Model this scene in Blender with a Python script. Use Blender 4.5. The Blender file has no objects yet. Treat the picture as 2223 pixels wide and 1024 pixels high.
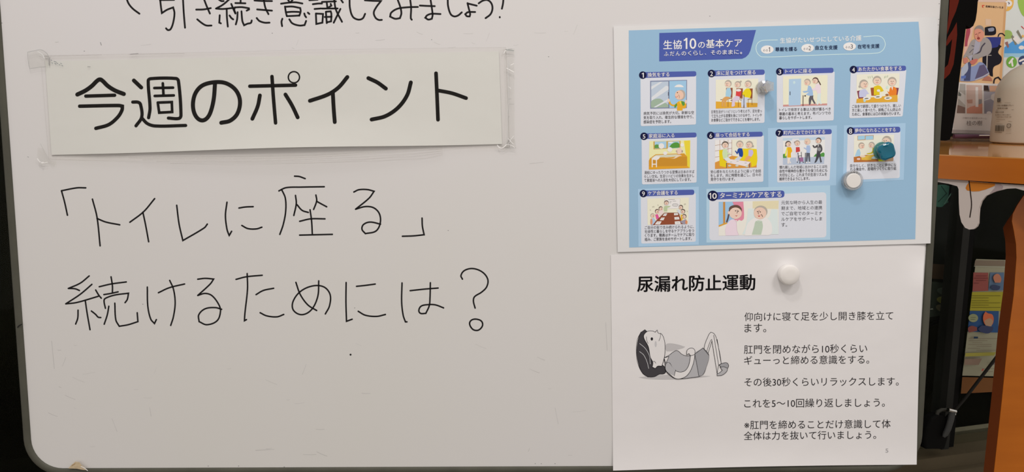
import bpy, math, random
from mathutils import Vector, Matrix
from mathutils.geometry import tessellate_polygon
R = math.radians
scene = bpy.context.scene
COL = scene.collection
random.seed(4)

# ------------------------------------------------------------------ camera, world, lights
F, CX, CY, PITCH = 1667.0, 1111.5, 512.0, R(9.3)
CAM = Vector((0, 0, 1.35))
FWD = Vector((0, math.cos(PITCH), -math.sin(PITCH)))
UPV = Vector((0, math.sin(PITCH), math.cos(PITCH)))
cd = bpy.data.cameras.new('camera'); cam = bpy.data.objects.new('camera', cd); COL.objects.link(cam)
cam.location = CAM; cam.rotation_euler = (R(90) - PITCH, 0, 0)
cd.sensor_width = 36; cd.lens = F / 2223 * 36; cd.clip_start = 0.02
scene.camera = cam
scene.view_settings.view_transform = 'Standard'; scene.view_settings.look = 'None'
scene.view_settings.gamma = 1; scene.view_settings.use_curve_mapping = False
scene.view_settings.exposure = 0.06
w = bpy.data.worlds.new('world'); scene.world = w; w.use_nodes = True
w.node_tree.nodes['Background'].inputs[0].default_value = (1.0, 0.93, 0.875, 1)
w.node_tree.nodes['Background'].inputs[1].default_value = 0.60

def lamp(name, loc, power, size, target):
    d = bpy.data.lights.new(name, 'AREA'); d.shape = 'DISK'; d.size = size; d.energy = power
    d.color = (1.0, 0.935, 0.885)
    o = bpy.data.objects.new(name, d); COL.objects.link(o); o.location = loc
    o.rotation_euler = (Vector(target) - Vector(loc)).to_track_quat('-Z', 'Y').to_euler()
lamp('ceiling_lamp', (-0.15, -0.20, 2.62), 4.6, 0.10, (0, 0.74, 1.2))
lamp('ceiling_lamp', (-0.24, 0.14, 2.62), 4.0, 0.10, (0, 0.9, 1.2))
lamp('ceiling_lamp', (0.9, -0.3, 2.62), 9, 0.5, (0.9, 1.5, 1.0))  # soft fill lamp added to brighten the table side

# ------------------------------------------------------------------ pixel -> world on real planes
def ray(px, py):
    return FWD + Vector(((px - CX) / F, 0, 0)) - UPV * ((py - CY) / F)
def plane_hit(px, py, p, n):
    r = ray(px, py); return CAM + r * ((p - CAM).dot(n) / r.dot(n))
TILT = R(3)
BU, BV = Vector((1, 0, 0)), Vector((0, math.sin(TILT), math.cos(TILT)))
BN = Vector((0, -math.cos(TILT), math.sin(TILT)))
BO = CAM + FWD * 0.75
def B(px, py, d=0.0): return plane_hit(px, py, BO + BN * d, BN)       # on the whiteboard
def Buv(u, v, d=0.0): return BO + BU * u + BV * v + BN * d
def V(px, py, Y): return plane_hit(px, py, Vector((0, Y, 0)), Vector((0, 1, 0)))
def G(px, py, z): return plane_hit(px, py, Vector((0, 0, z)), Vector((0, 0, 1)))
# window wall: vertical, turned 15 degrees
WP = V(1990, 975, 2.0); WE = Vector((math.cos(R(15)), math.sin(R(15)), 0)); WN = Vector((math.sin(R(15)), -math.cos(R(15)), 0))
def W(px, py, off=0.0): return plane_hit(px, py, WP + WN * off, WN)
def Ws(s, z, off=0.0):
    p = WP + WE * s + WN * off; return Vector((p.x, p.y, z))

# ------------------------------------------------------------------ materials
def lin1(c):
    c /= 255.0
    return c / 12.92 if c <= 0.04045 else ((c + 0.055) / 1.055) ** 2.4
REF = [lin1(207), lin1(200), lin1(194)]
def alb(c, k=0.80):                      # photographed colour under the room's warm light -> surface colour
    return tuple(min(0.92, lin1(c[i]) / REF[i] * k) for i in range(3))
def material(name, col, rough=0.5, metal=0.0, spec=0.3, noise=0.0, nscale=8.0, col2=None, bump=0.0, bscale=200, trans=0.0, ior=1.45, alpha=1.0, stretch=(1, 1, 1)):
    m = bpy.data.materials.new(name); m.use_nodes = True
    nt = m.node_tree; b = nt.nodes['Principled BSDF']
    b.inputs['Base Color'].default_value = (*col, 1); b.inputs['Roughness'].default_value = rough
    b.inputs['Metallic'].default_value = metal; b.inputs['Specular IOR Level'].default_value = spec
    b.inputs['Transmission Weight'].default_value = trans; b.inputs['IOR'].default_value = ior
    b.inputs['Alpha'].default_value = alpha
    tc = nt.nodes.new('ShaderNodeTexCoord')
    mp = nt.nodes.new('ShaderNodeMapping'); mp.inputs['Scale'].default_value = stretch
    nt.links.new(tc.outputs['Object'], mp.inputs[0])
    if noise or col2:
        n = nt.nodes.new('ShaderNodeTexNoise'); n.inputs['Scale'].default_value = nscale; n.inputs['Detail'].default_value = 5
        nt.links.new(mp.outputs[0], n.inputs['Vector'])
        mx = nt.nodes.new('ShaderNodeMix'); mx.data_type = 'RGBA'
        c2 = col2 or tuple(c * (1 - noise) for c in col)
        mx.inputs[6].default_value = (*col, 1); mx.inputs[7].default_value = (*c2, 1)
        rp = nt.nodes.new('ShaderNodeMapRange'); rp.inputs[1].default_value = 0.3; rp.inputs[2].default_value = 0.7
        nt.links.new(n.outputs[0], rp.inputs[0]); nt.links.new(rp.outputs[0], mx.inputs[0])
        nt.links.new(mx.outputs[2], b.inputs['Base Color'])
    if bump:
        n = nt.nodes.new('ShaderNodeTexNoise'); n.inputs['Scale'].default_value = bscale
        nt.links.new(mp.outputs[0], n.inputs['Vector'])
        bp = nt.nodes.new('ShaderNodeBump'); bp.inputs['Strength'].default_value = bump; bp.inputs['Distance'].default_value = 0.001
        nt.links.new(n.outputs[0], bp.inputs['Height']); nt.links.new(bp.outputs[0], b.inputs['Normal'])
    return m
def print_material(name, rough=0.55, spec=0.25, alpha=1.0, bump=0.0):
    m = bpy.data.materials.new(name); m.use_nodes = True; nt = m.node_tree; b = nt.nodes['Principled BSDF']
    a = nt.nodes.new('ShaderNodeVertexColor'); a.layer_name = 'Col'
    nt.links.new(a.outputs['Color'], b.inputs['Base Color'])
    b.inputs['Roughness'].default_value = rough; b.inputs['Specular IOR Level'].default_value = spec
    b.inputs['Alpha'].default_value = alpha
    if bump:
        n = nt.nodes.new('ShaderNodeTexNoise'); n.inputs['Scale'].default_value = 14; n.inputs['Detail'].default_value = 3
        tc = nt.nodes.new('ShaderNodeTexCoord'); nt.links.new(tc.outputs['Object'], n.inputs['Vector'])
        bp = nt.nodes.new('ShaderNodeBump'); bp.inputs['Strength'].default_value = bump; bp.inputs['Distance'].default_value = 0.01
        nt.links.new(n.outputs[0], bp.inputs['Height']); nt.links.new(bp.outputs[0], b.inputs['Normal'])
    return m
PRINT = print_material('printed_ink', 0.6, 0.12)
PAPER = print_material('plain_paper', 0.7, 0.15, bump=0.12)
INK = material('marker_ink', (0.006, 0.005, 0.006), 0.45, spec=0.3)
BOARD = material('board_enamel', alb((203, 195, 192), 0.77), 0.32, spec=0.25, nscale=1.6, col2=alb((203, 196, 187), 0.75))
GREY = material('grey_plastic', alb((76, 73, 62), 0.8), 0.5, spec=0.3, noise=0.25, nscale=30, bump=0.1)
STEEL = material('stand_steel', (0.25, 0.25, 0.24), 0.4, metal=0.6, noise=0.1)
WOOD = material('orange_wood', alb((172, 92, 22), 0.85), 0.22, spec=0.5, col2=alb((158, 82, 18), 0.85), nscale=5, stretch=(1, 1, 6))
WOODS = material('brown_wood_edge', alb((118, 58, 28), 0.9), 0.35, spec=0.4, noise=0.15, nscale=5)
WOODT = material('glossy_wood_top', alb((190, 125, 60), 0.8), 0.06, spec=0.9, noise=0.12, nscale=4)
BLACK = material('black_cloth', (0.003, 0.003, 0.003), 0.85, spec=0.1, noise=0.3, bump=0.3)
RED = material('dark_red_print', alb((88, 30, 20), 0.8), 0.8, spec=0.1, noise=0.2)
DRIP = material('white_enamel_panel', alb((190, 174, 164), 0.85), 0.4, noise=0.04)
DARK = material('dark_metal_sash', (0.012, 0.013, 0.011), 0.5, spec=0.2, noise=0.3)
SASH = material('grey_sash_metal', (0.03, 0.031, 0.028), 0.5, spec=0.2, noise=0.3, nscale=6)
SILL = material('bronze_sill_metal', (0.12, 0.098, 0.06), 0.4, metal=0.0, spec=0.25, noise=0.3, nscale=3)
NIGHT = material('night_ground', (0.006, 0.006, 0.003), 0.9, spec=0.05, noise=0.8, nscale=2.5)
NIGHT_DROP = material('night_backdrop_black', (0.010, 0.010, 0.005), 0.9, spec=0.05, noise=0.9, nscale=1.8)  # night darkness put into the near-black backdrop colour
FLOORM = material('beige_floor', (0.30, 0.26, 0.21), 0.5, noise=0.2)
CHROME = material('chrome', (0.7, 0.7, 0.68), 0.15, metal=1.0, noise=0.03)
RUBBER = material('black_rubber', (0.004, 0.004, 0.004), 0.7, spec=0.15, noise=0.2)
WHITEP = material('white_plastic', (0.84, 0.82, 0.80), 0.3, spec=0.4, noise=0.02)
TEALP = material('teal_clear_plastic', (0.0, 0.17, 0.27), 0.06, spec=0.6, trans=0.2, noise=0.1, nscale=60)
TEALB = material('pale_teal_clear_plastic', (0.15, 0.50, 0.47), 0.12, spec=0.5, trans=0.55, noise=0.1, nscale=60)
BOTTLE = material('cloudy_plastic', alb((174, 160, 142), 0.85), 0.35, spec=0.4, noise=0.05, nscale=4)

def film_material(name, tint, diff, gloss, rough):
    m = bpy.data.materials.new(name); m.use_nodes = True; nt = m.node_tree; nt.nodes.clear()
    out = nt.nodes.new('ShaderNodeOutputMaterial'); tr = nt.nodes.new('ShaderNodeBsdfTransparent')
    tr.inputs[0].default_value = (*tint, 1)
    df = nt.nodes.new('ShaderNodeBsdfDiffuse'); df.inputs[0].default_value = (0.8, 0.78, 0.76, 1)
    gl = nt.nodes.new('ShaderNodeBsdfGlossy'); gl.inputs['Roughness'].default_value = rough
    n = nt.nodes.new('ShaderNodeTexNoise'); n.inputs['Scale'].default_value = 60
    mr = nt.nodes.new('ShaderNodeMapRange'); mr.inputs[3].default_value = diff * 0.5; mr.inputs[4].default_value = diff * 1.5
    tc = nt.nodes.new('ShaderNodeTexCoord'); nt.links.new(tc.outputs['Object'], n.inputs['Vector'])
    nt.links.new(n.outputs[0], mr.inputs[0])
    m1 = nt.nodes.new('ShaderNodeMixShader'); nt.links.new(mr.outputs[0], m1.inputs[0])
    nt.links.new(tr.outputs[0], m1.inputs[1]); nt.links.new(df.outputs[0], m1.inputs[2])
    m2 = nt.nodes.new('ShaderNodeMixShader'); m2.inputs[0].default_value = gloss
    nt.links.new(m1.outputs[0], m2.inputs[1]); nt.links.new(gl.outputs[0], m2.inputs[2]); nt.links.new(m2.outputs[0], out.inputs[0])
    return m
CLEAR = film_material('clear_acrylic', (0.95, 0.955, 0.96), 0.14, 0.30, 0.04)
FILM = film_material('clear_film', (0.992, 0.99, 0.985), 0.003, 0.004, 0.25)
TAPE = film_material('clear_tape', (0.985, 0.985, 0.98), 0.02, 0.02, 0.15)
PANE = film_material('window_glass', (0.9, 0.92, 0.9), 0.0, 0.004, 0.02)
ACRYL = film_material('thin_acrylic', (0.93, 0.92, 0.91), 0.05, 0.05, 0.05)

# ------------------------------------------------------------------ object helpers
def place(o, parent=None, base=None):
    me = o.data
    if me.vertices:
        xs = [v.co for v in me.vertices]
        lo = Vector([min(c[i] for c in xs) for i in range(3)]); hi = Vector([max(c[i] for c in xs) for i in range(3)])
        c = (lo + hi) / 2
        if base is not None: c = base
        me.transform(Matrix.Translation(-c)); o.location = c
    if parent is not None:
        o.parent = parent
        p = parent; off = Vector((0, 0, 0))
        while p: off += p.location; p = p.parent
        o.location = o.location - off
def tag(o, label=None, cat=None, group=None, kind=None):
    if label: o['label'] = label
    if cat: o['category'] = cat
    if group: o['group'] = group
    if kind: o['kind'] = kind
    return o
def mesh_obj(name, verts, faces, mat, parent=None, smooth=False, cols=None):
    me = bpy.data.meshes.new(name); me.from_pydata([tuple(v) for v in verts], [], faces)
    if cols is not None:
        at = me.color_attributes.new('Col', 'FLOAT_COLOR', 'CORNER')
        buf = []
        for f, c in zip(faces, cols): buf += [c[0], c[1], c[2], 1.0] * len(f)
        at.data.foreach_set('color', buf)
    mats = mat if isinstance(mat, (list, tuple)) else [mat]
    for m in mats: me.materials.append(m)
    if smooth: me.polygons.foreach_set('use_smooth', [True] * len(me.polygons))
    me.update()
    o = bpy.data.objects.new(name, me); COL.objects.link(o); place(o, parent)
    return o
def empty(name, loc, label=None, cat=None, group=None):
    o = bpy.data.objects.new(name, None); COL.objects.link(o); o.location = loc; o.empty_display_size = 0.05
    return tag(o, label, cat, group)
class MB:
    def __init__(s): s.v = []; s.f = []
    def add(s, vs, fs):
        k = len(s.v); s.v += [Vector(v) for v in vs]; s.f += [tuple(i + k for i in f) for f in fs]; return s
    def hexa(s, b, t):
        return s.add(list(b) + list(t), [(3, 2, 1, 0), (4, 5, 6, 7), (0, 1, 5, 4), (1, 2, 6, 5), (2, 3, 7, 6), (3, 0, 4, 7)])
    def prism(s, pts, vec):
        n = len(pts); vec = Vector(vec)
        tris = [tuple(t) for t in tessellate_polygon([pts])]
        vs = list(pts) + [Vector(p) + vec for p in pts]
        nrm = Vector((0, 0, 0))
        for a, b, c in tris: nrm += (Vector(pts[b]) - pts[a]).cross(Vector(pts[c]) - pts[a])
        flip = nrm.dot(vec) > 0
        fs = [(c, b, a) if flip else (a, b, c) for a, b, c in tris] + [(a + n, b + n, c + n) if flip else (c + n, b + n, a + n) for a, b, c in tris]
        fs += [(i, (i + 1) % n, (i + 1) % n + n, i + n) for i in range(n)]
        return s.add(vs, fs)
    def tube(s, pts, r, n=12, cap=True):
        pts = [Vector(p) for p in pts]; rs = r if isinstance(r, (list, tuple)) else [r] * len(pts)
        rings = []
        for i, p in enumerate(pts):
            d = (pts[min(i + 1, len(pts) - 1)] - pts[max(i - 1, 0)]).normalized()
            a = d.cross(Vector((0, 0, 1)));
            if a.length < 0.1: a = d.cross(Vector((1, 0, 0)))
            a.normalize(); b = d.cross(a)
            rings.append([p + (a * math.cos(2 * math.pi * k / n) + b * math.sin(2 * math.pi * k / n)) * rs[i] for k in range(n)])
        vs = [q for g in rings for q in g]; fs = []
        for i in range(len(pts) - 1):
            for k in range(n):
                fs.append((i * n + k, i * n + (k + 1) % n, (i + 1) * n + (k + 1) % n, (i + 1) * n + k))
        if cap: fs += [tuple(range(n - 1, -1, -1)), tuple((len(pts) - 1) * n + k for k in range(n))]
        return s.add(vs, fs)
    def lathe(s, c, ax, prof, n=32, lobes=0, amp=0.0, tw=0.0):
        ax = Vector(ax).normalized(); a = ax.cross(Vector((0, 0, 1)))
        if a.length < 0.1: a = ax.cross(Vector((1, 0, 0)))
        a.normalize(); b = ax.cross(a); c = Vector(c); rings = []
        for (r, h) in prof:
            g = []
            for k in range(n):
                t = 2 * math.pi * k / n
                rr = r * (1 + (amp * math.cos(lobes * (t + tw * h)) if lobes else 0))
                g.append(c + ax * h + (a * math.cos(t) + b * math.sin(t)) * rr)
            rings.append(g)
        vs = [q for g in rings for q in g]; fs = []
        for i in range(len(prof) - 1):
            for k in range(n): fs.append((i * n + k, i * n + (k + 1) % n, (i + 1) * n + (k + 1) % n, (i + 1) * n + k))
        fs += [tuple(range(n - 1, -1, -1)), tuple((len(prof) - 1) * n + k for k in range(n))]
        return s.add(vs, fs)
    def build(s, name, mat, parent=None, smooth=False):
        o = mesh_obj(name, s.v, s.f, mat, parent, smooth)
        import bmesh
        bm = bmesh.new(); bm.from_mesh(o.data); bmesh.ops.recalc_face_normals(bm, faces=bm.faces)
        if smooth:
            for e in bm.edges:
                if len(e.link_faces) == 2 and e.calc_face_angle(0) > 0.7: e.smooth = False
        bm.to_mesh(o.data); bm.free(); return o

# ------------------------------------------------------------------ flat print: shapes and lettering laid on a real surface
_G = {}
def glyphs(text, bold=0.0, res=3):
    if text == '1': return ([(0, .53), (0, .62), (.08, .65), (.15, .74), (.25, .74), (.25, 0), (.14, 0), (.14, .57)], [(0, 1, 2, 7), (2, 3, 7), (7, 3, 4, 5, 6)])
    k = (text, bold, res)
    if k not in _G:
        c = bpy.data.curves.new('t', 'FONT'); c.body = text; c.size = 1; c.resolution_u = res; c.offset = bold
        o = bpy.data.objects.new('t', c); COL.objects.link(o)
        dg = bpy.context.evaluated_depsgraph_get()
        me = bpy.data.meshes.new_from_object(o.evaluated_get(dg))
        _G[k] = ([(v.co.x, v.co.y) for v in me.vertices], [tuple(p.vertices) for p in me.polygons])
        bpy.data.objects.remove(o); bpy.data.curves.remove(c); bpy.data.meshes.remove(me)
    return _G[k]
def smooth_line(pts, n=6, corner=62):
    P = [Vector(p) for p in pts]
    if len(P) < 3: return P
    closed = (P[0] - P[-1]).length < 1e-6
    T = []
    m = len(P)
    for i in range(m):
        if i == 0 or i == m - 1:
            if closed: T.append((P[1] - P[-2]) * 0.5, )
            else: T.append((P[1] - P[0]) if i == 0 else (P[-1] - P[-2]))
            T[-1] = T[-1][0] if isinstance(T[-1], tuple) else T[-1]
        else: T.append((P[i + 1] - P[i - 1]) * 0.5)
    out = [P[0]]
    for i in range(m - 1):
        a, b = P[i], P[i + 1]; L = (b - a).length
        def iscorner(j):
            if j <= 0 or j >= m - 1:
                return (not closed) or math.degrees((P[-1] - P[-2]).angle(P[1] - P[0])) > corner
            d1, d2 = (P[j] - P[j - 1]), (P[j + 1] - P[j])
            return d1.length > 0 and d2.length > 0 and math.degrees(d1.angle(d2)) > corner
        ta = (b - a) if iscorner(i) else T[i].normalized() * L
        tb = (b - a) if iscorner(i + 1) else T[i + 1].normalized() * L
        for k in range(1, n + 1):
            t = k / n; t2, t3 = t * t, t * t * t
            out.append(a * (2 * t3 - 3 * t2 + 1) + ta * (t3 - 2 * t2 + t) + b * (-2 * t3 + 3 * t2) + tb * (t3 - t2))
    return out
class Art:
    """Flat print. Points are read off in a crop (origin, scale) of the photograph and laid on a surface."""
    def __init__(s, surf, layer=0.0001, step=0.000012):
        s.surf = surf; s.L = layer; s.step = step; s.v = []; s.f = []; s.c = []; s.o = (0, 0); s.k = 1.0
    def at(s, ox, oy, k): s.o = (ox, oy); s.k = k; return s
    def _p(s, p): return (s.o[0] + p[0] / s.k, s.o[1] + p[1] / s.k)
    def raw(s, pts, faces, col, sub=None):
        b = len(s.v); s.v += [s.surf(p[0], p[1], s.L) for p in pts]
        a = alb(col) if col is not None else None
        s.f += [tuple(i + b for i in f) for f in faces]; s.c += [a] * len(faces); s.L += s.step
    def poly(s, pts, col):
        q = [s._p(p) for p in pts]
        s.raw(q, [tuple(t) for t in tessellate_polygon([[Vector((x, y, 0)) for x, y in q]])], col); return s
    def spoly(s, pts, col, n=4, corner=70):
        return s.poly([tuple(p) for p in smooth_line(list(pts) + [pts[0]], n, corner)[:-1]], col)
    def ell(s, cx, cy, rx, ry, col, rot=0.0, n=20):
        c, d = math.cos(R(rot)), math.sin(R(rot))
        pts = []
        for k in range(n):
            t = 2 * math.pi * k / n; x, y = rx * math.cos(t), ry * math.sin(t)
            pts.append((cx + x * c - y * d, cy + x * d + y * c))
        return s.poly(pts, col)
    def quad(s, tl, tr, br, bl, col, nx=1, ny=1):
        q = []; fs = []
        for j in range(ny + 1):
            for i in range(nx + 1):
                a, b = i / nx, j / ny
                x = (tl[0] * (1 - a) + tr[0] * a) * (1 - b) + (bl[0] * (1 - a) + br[0] * a) * b
                y = (tl[1] * (1 - a) + tr[1] * a) * (1 - b) + (bl[1] * (1 - a) + br[1] * a) * b
                q.append(s._p((x, y)))
        for j in range(ny):
            for i in range(nx):
                k = j * (nx + 1) + i; fs.append((k, k + nx + 1, k + nx + 2, k + 1))
        s.raw(q, fs, col); return s
    def rquad(s, tl, tr, br, bl, r, col, rs=(1, 1, 1, 1)):
        P = [Vector(p) for p in (tl, tr, br, bl)]; out = []
        for i in range(4):
            p, a, b = P[i], P[i - 1], P[(i + 1) % 4]; rr = r * rs[i]
            if rr < 0.01: out.append(p); continue
            s0 = p + (a - p).normalized() * rr; s1 = p + (b - p).normalized() * rr
            for k in range(6):
                t = k / 5; out.append(s0 * (1 - t) ** 2 + p * 2 * t * (1 - t) + s1 * t * t)
        return s.poly([tuple(p) for p in out], col)
    def line(s, pts, w, col=(10, 8, 8), sm=True, taper=None):
        P = [Vector(s._p(p)) for p in pts]
        if sm: P = smooth_line(P)
        Q = [P[0]]
        for p in P[1:]:
            if (p - Q[-1]).length > 0.05: Q.append(p)
        P = Q; n = len(P); h = w / 2
        if n == 1: P = [P[0], P[0] + Vector((0.1, 0))]; n = 2
        def cap(p, ang):
            return [p + Vector((math.cos(ang + t), math.sin(ang + t))) * h for t in [math.pi * k / 6 for k in range(1, 6)]]
        vs = []; fs = []
        for i in range(n):
            d1 = (P[i] - P[i - 1]).normalized() if i else (P[1] - P[0]).normalized()
            d2 = (P[i + 1] - P[i]).normalized() if i < n - 1 else d1
            d = d1 + d2
            if d.length < 0.6 and 0 < i < n - 1:       # sharp turn: round join
                b = len(vs); vs += [P[i] + Vector((math.cos(t), math.sin(t))) * h for t in [2 * math.pi * k / 10 for k in range(10)]]
                fs.append(tuple(range(b, b + 10)))
                for dd in (d1, d2):
                    nn = Vector((-dd.y, dd.x)); vs += [P[i] + nn * h, P[i] - nn * h]
                    if dd is d1: fs.append((last, len(vs) - 2, len(vs) - 1, last + 1))
                last = len(vs) - 2; continue
            d.normalize(); nn = Vector((-d.y, d.x)); cs = max(0.55, abs(d.dot(d2)))
            vs += [P[i] + nn * h / cs, P[i] - nn * h / cs]
            if i: fs.append((last, len(vs) - 2, len(vs) - 1, last + 1))
            last = len(vs) - 2
        for p, q in ((P[0], P[1]), (P[-1], P[-2])):
            d = (p - q).normalized(); a = math.atan2(d.y, d.x) - math.pi / 2; b = len(vs)
            vs += [p + Vector((math.cos(a + t), math.sin(a + t))) * h for t in [math.pi * k / 7 for k in range(8)]]
            fs.append(tuple(range(b, b + 8)))
        s.raw([tuple(v) for v in vs], fs, col); return s
    def text(s, t, x0, y0, x1, y1, col=(30, 28, 30), bold=0.0, h=None, res=3, conv=True):
        """line of lettering; y0, y1: middle of the line at its left and right end; h: em height (default: same scale as the width)"""
        if bold:
            off = bold * (x1 - x0) / max(1, len(t)) * 1.0; L0 = s.L
            for ox, oy in ((-off, 0), (off, 0), (0, -off * .8), (0, off * .8)):
                s.text(t, x0 + ox, y0 + oy, x1 + ox, y1 + oy, col, 0.0, h, res)
            return s
        vs, fs = glyphs(t, 0.0, res)
        if not vs: return s
        if conv: (x0, y0), (x1, y1) = s._p((x0, y0)), s._p((x1, y1)); h = h / s.k if h else None
        a = min(v[0] for v in vs); b = max(v[0] for v in vs); kx = (x1 - x0) / (b - a); ky = h or kx
        sl = (y1 - y0) / (x1 - x0)
        s.raw([(x0 + (v[0] - a) * kx, y0 + (v[0] - a) * kx * sl - (v[1] - 0.38) * ky) for v in vs], fs, col); return s
    def build(s, name, mat, parent=None):
        fs = []; cs = []                                   # one winding for all: towards the viewer
        for f, c in zip(s.f, s.c):
            a, b, d = s.v[f[0]], s.v[f[1]], s.v[f[-1]]
            nrm = (b - a).cross(d - a)
            if nrm.dot(CAM - a) < 0: f = tuple(reversed(f))
            fs.append(f); cs.append(c)
        return mesh_obj(name, s.v, fs, mat, parent, cols=None if (cs and cs[0] is None) else cs)
def sheet(name, surf, quad, nx, ny, thick, col, mat, parent=None, wob=None):
    """paper: a grid laid on the surface, with a back face and edges"""
    tl, tr, br, bl = quad; vs = []; N = (nx + 1) * (ny + 1)
    for d in (0.0, -thick):
        for j in range(ny + 1):
            for i in range(nx + 1):
                a, b = i / nx, j / ny
                x = (tl[0] * (1 - a) + tr[0] * a) * (1 - b) + (bl[0] * (1 - a) + br[0] * a) * b
                y = (tl[1] * (1 - a) + tr[1] * a) * (1 - b) + (bl[1] * (1 - a) + br[1] * a) * b
                if wob:
                    dx, dy = wob(a, b); x += dx; y += dy
                vs.append(surf(x, y, d))
    fs = []
    for j in range(ny):
        for i in range(nx):
            k = j * (nx + 1) + i; fs.append((k, k + nx + 1, k + nx + 2, k + 1)); fs.append((k + N, k + 1 + N, k + nx + 2 + N, k + nx + 1 + N))
    ring = [i for i in range(nx + 1)] + [j * (nx + 1) + nx for j in range(1, ny + 1)] + [ny * (nx + 1) + i for i in range(nx - 1, -1, -1)] + [j * (nx + 1) for j in range(ny - 1, 0, -1)]
    for i in range(len(ring)):
        a, b = ring[i], ring[(i + 1) % len(ring)]; fs.append((a, b, b + N, a + N))
    o = mesh_obj(name, vs, fs, mat, parent, smooth=False, cols=[alb(col)] * len(fs))
    for p in o.data.polygons: p.use_smooth = p.index < 2 * nx * ny
    o.data.set_sharp_from_angle(angle=0.7)
    return o

# ================================================================== SETTING
def box(name, lo, hi, mat, kind=None, parent=None):
    x0, y0, z0 = lo; x1, y1, z1 = hi
    m = MB().hexa([(x0, y0, z0), (x1, y0, z0), (x1, y1, z0), (x0, y1, z0)], [(x0, y0, z1), (x1, y0, z1), (x1, y1, z1), (x0, y1, z1)])
    o = m.build(name, mat, parent)
    if kind: o['kind'] = kind
    return o
def wbox(name, s0, s1, z0, z1, o0, o1, mat, parent=None):
    m = MB().hexa([Ws(s0, z0, o1), Ws(s1, z0, o1), Ws(s1, z0, o0), Ws(s0, z0, o0)], [Ws(s0, z1, o1), Ws(s1, z1, o1), Ws(s1, z1, o0), Ws(s0, z1, o0)])
    return m.build(name, mat, parent)
def wsz(px, py, off=0.0):
    p = W(px, py, off); return (p - WP).dot(WE), p.z
def slab(name, pts, mat):
    o = MB().prism([Vector((x, y, 0)) for x, y in pts], Vector((0, 0, -0.05))).build(name, mat); o['kind'] = 'structure'; return o
fa, fb_ = Ws(-5, 0), Ws(6, 0); fc, fd = Ws(6, 0, -1.8), Ws(-5, 0, -1.8)
slab('floor', [(fa.x, -3), (fb_.x, -3), (fb_.x, fb_.y), (fa.x, fa.y)], FLOORM)
slab('ground_outside', [(fa.x, fa.y), (fb_.x, fb_.y), (fc.x, fc.y), (fd.x, fd.y)], NIGHT)
wbox('night_backdrop', -8, 12, 0, 3.2, -1.7, -1.6, NIGHT_DROP)['kind'] = 'structure'  # backdrop added outside so the bright world does not show through the glass
ZR = WP.z                                        # top of the bottom rail
win = empty('window_1', Ws(0, 0, 0)); win['kind'] = 'structure'
wbox('window_sill', -5, 6, 0.0, ZR - 0.035, -0.06, 0.075, SILL, win)
wbox('window_rail', -5, 6, ZR - 0.035, ZR, -0.05, 0.055, SILL, win)
wbox('pane', -5, 6, ZR, 3.0, -0.004, 0.0, PANE, win)
s0, _ = wsz(2077, 500); s1, _ = wsz(2108, 500); s2, _ = wsz(2092, 500)
wbox('sash_post', s0, s2, ZR, 3.0, -0.03, 0.02, SASH, win)
wbox('sash_gasket', s2, s1, ZR, 3.0, -0.02, 0.012, RUBBER, win)
s3, _ = wsz(1200, 500); wbox('sash_post', s3, s3 + 0.06, ZR, 3.0, -0.03, 0.02, SASH, win)
s4, _ = wsz(-260, 500); wbox('sash_post', s4, s4 + 0.06, ZR, 3.0, -0.03, 0.02, SASH, win)
# low step outside, seen as a paler strip above the rail
q0, q1 = W(2040, 962, -0.10), W(2260, 940, -0.10)
st, zt = wsz(2066, 938, -0.10)
wbox('trim_1', st - 0.05, st + 0.9, 0.0, zt, -0.125, -0.10, material('concrete_step', (0.30, 0.27, 0.19), 0.8, noise=0.3, nscale=12))['kind'] = 'structure'

# ================================================================== WHITEBOARD
U0, U1, V1 = -0.4838, 0.4050, 0.3600
def vb(u): return -0.2360 + (u - U0) * 0.0042
def outline(e, r, n=10):
    """rounded outline offset outwards by e, counter-clockwise from the bottom left"""
    P = [Vector((U0 - e, vb(U0) - e)), Vector((U1 + e, vb(U1) - e)), Vector((U1 + e, V1 + e)), Vector((U0 - e, V1 + e))]
    out = []; rr = r + e
    for i in range(4):
        p, a, b = P[i], P[i - 1], P[(i + 1) % 4]; da = (a - p).normalized(); db = (b - p).normalized()
        c = p + da * rr + db * rr
        for k in range(n + 1):
            t = math.pi / 2 * k / n; out.append(c - db * rr * math.cos(t) - da * rr * math.sin(t))
    return out
board = empty('whiteboard', Buv(-0.04, 0.06, -0.01), 'large white magnetic whiteboard with rounded corners, grey rim and black handwriting', 'whiteboard')
ol = outline(0.001, 0.030)
MB().prism([Buv(p.x, p.y, 0) for p in ol], -BN * 0.012).build('board_panel', BOARD, board)
# rim: a rounded section swept round the board
prof = [(0.0, -0.001), (0.0, 0.0006), (0.0008, 0.0016), (0.0030, 0.0022), (0.0058, 0.0018), (0.0074, 0.0004), (0.0080, -0.003), (0.0080, -0.016), (0.0, -0.016)]
rings = [[Buv(p.x, p.y, h) for p in outline(e, 0.030)] for e, h in prof]
n = len(rings[0]); vs = [q for g in rings for q in g]; m = len(rings)
fs = [(i * n + k, i * n + (k + 1) % n, ((i + 1) % m) * n + (k + 1) % n, ((i + 1) % m) * n + k) for i in range(m) for k in range(n)]
rim = MB().add(vs, fs).build('rim', GREY, board, smooth=True); rim['label'] = 'grey plastic rim'
for u in (-0.33, 0.26):                           # stand behind the board
    a, b_ = Buv(u, 0.30, -0.03), Buv(u, -0.22, -0.03)
    foot = Vector((b_.x, b_.y, 0.04))
    MB().tube([a, b_, foot], 0.0125).build('leg', STEEL, board)
    MB().tube([foot + Vector((0, -0.25, -0.01)), foot + Vector((0, 0.25, -0.01))], 0.015).build('foot', STEEL, board)
MB().tube([Buv(-0.33, -0.2, -0.03), Buv(0.26, -0.2, -0.03)], 0.010).build('crossbar', STEEL, board)

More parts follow.
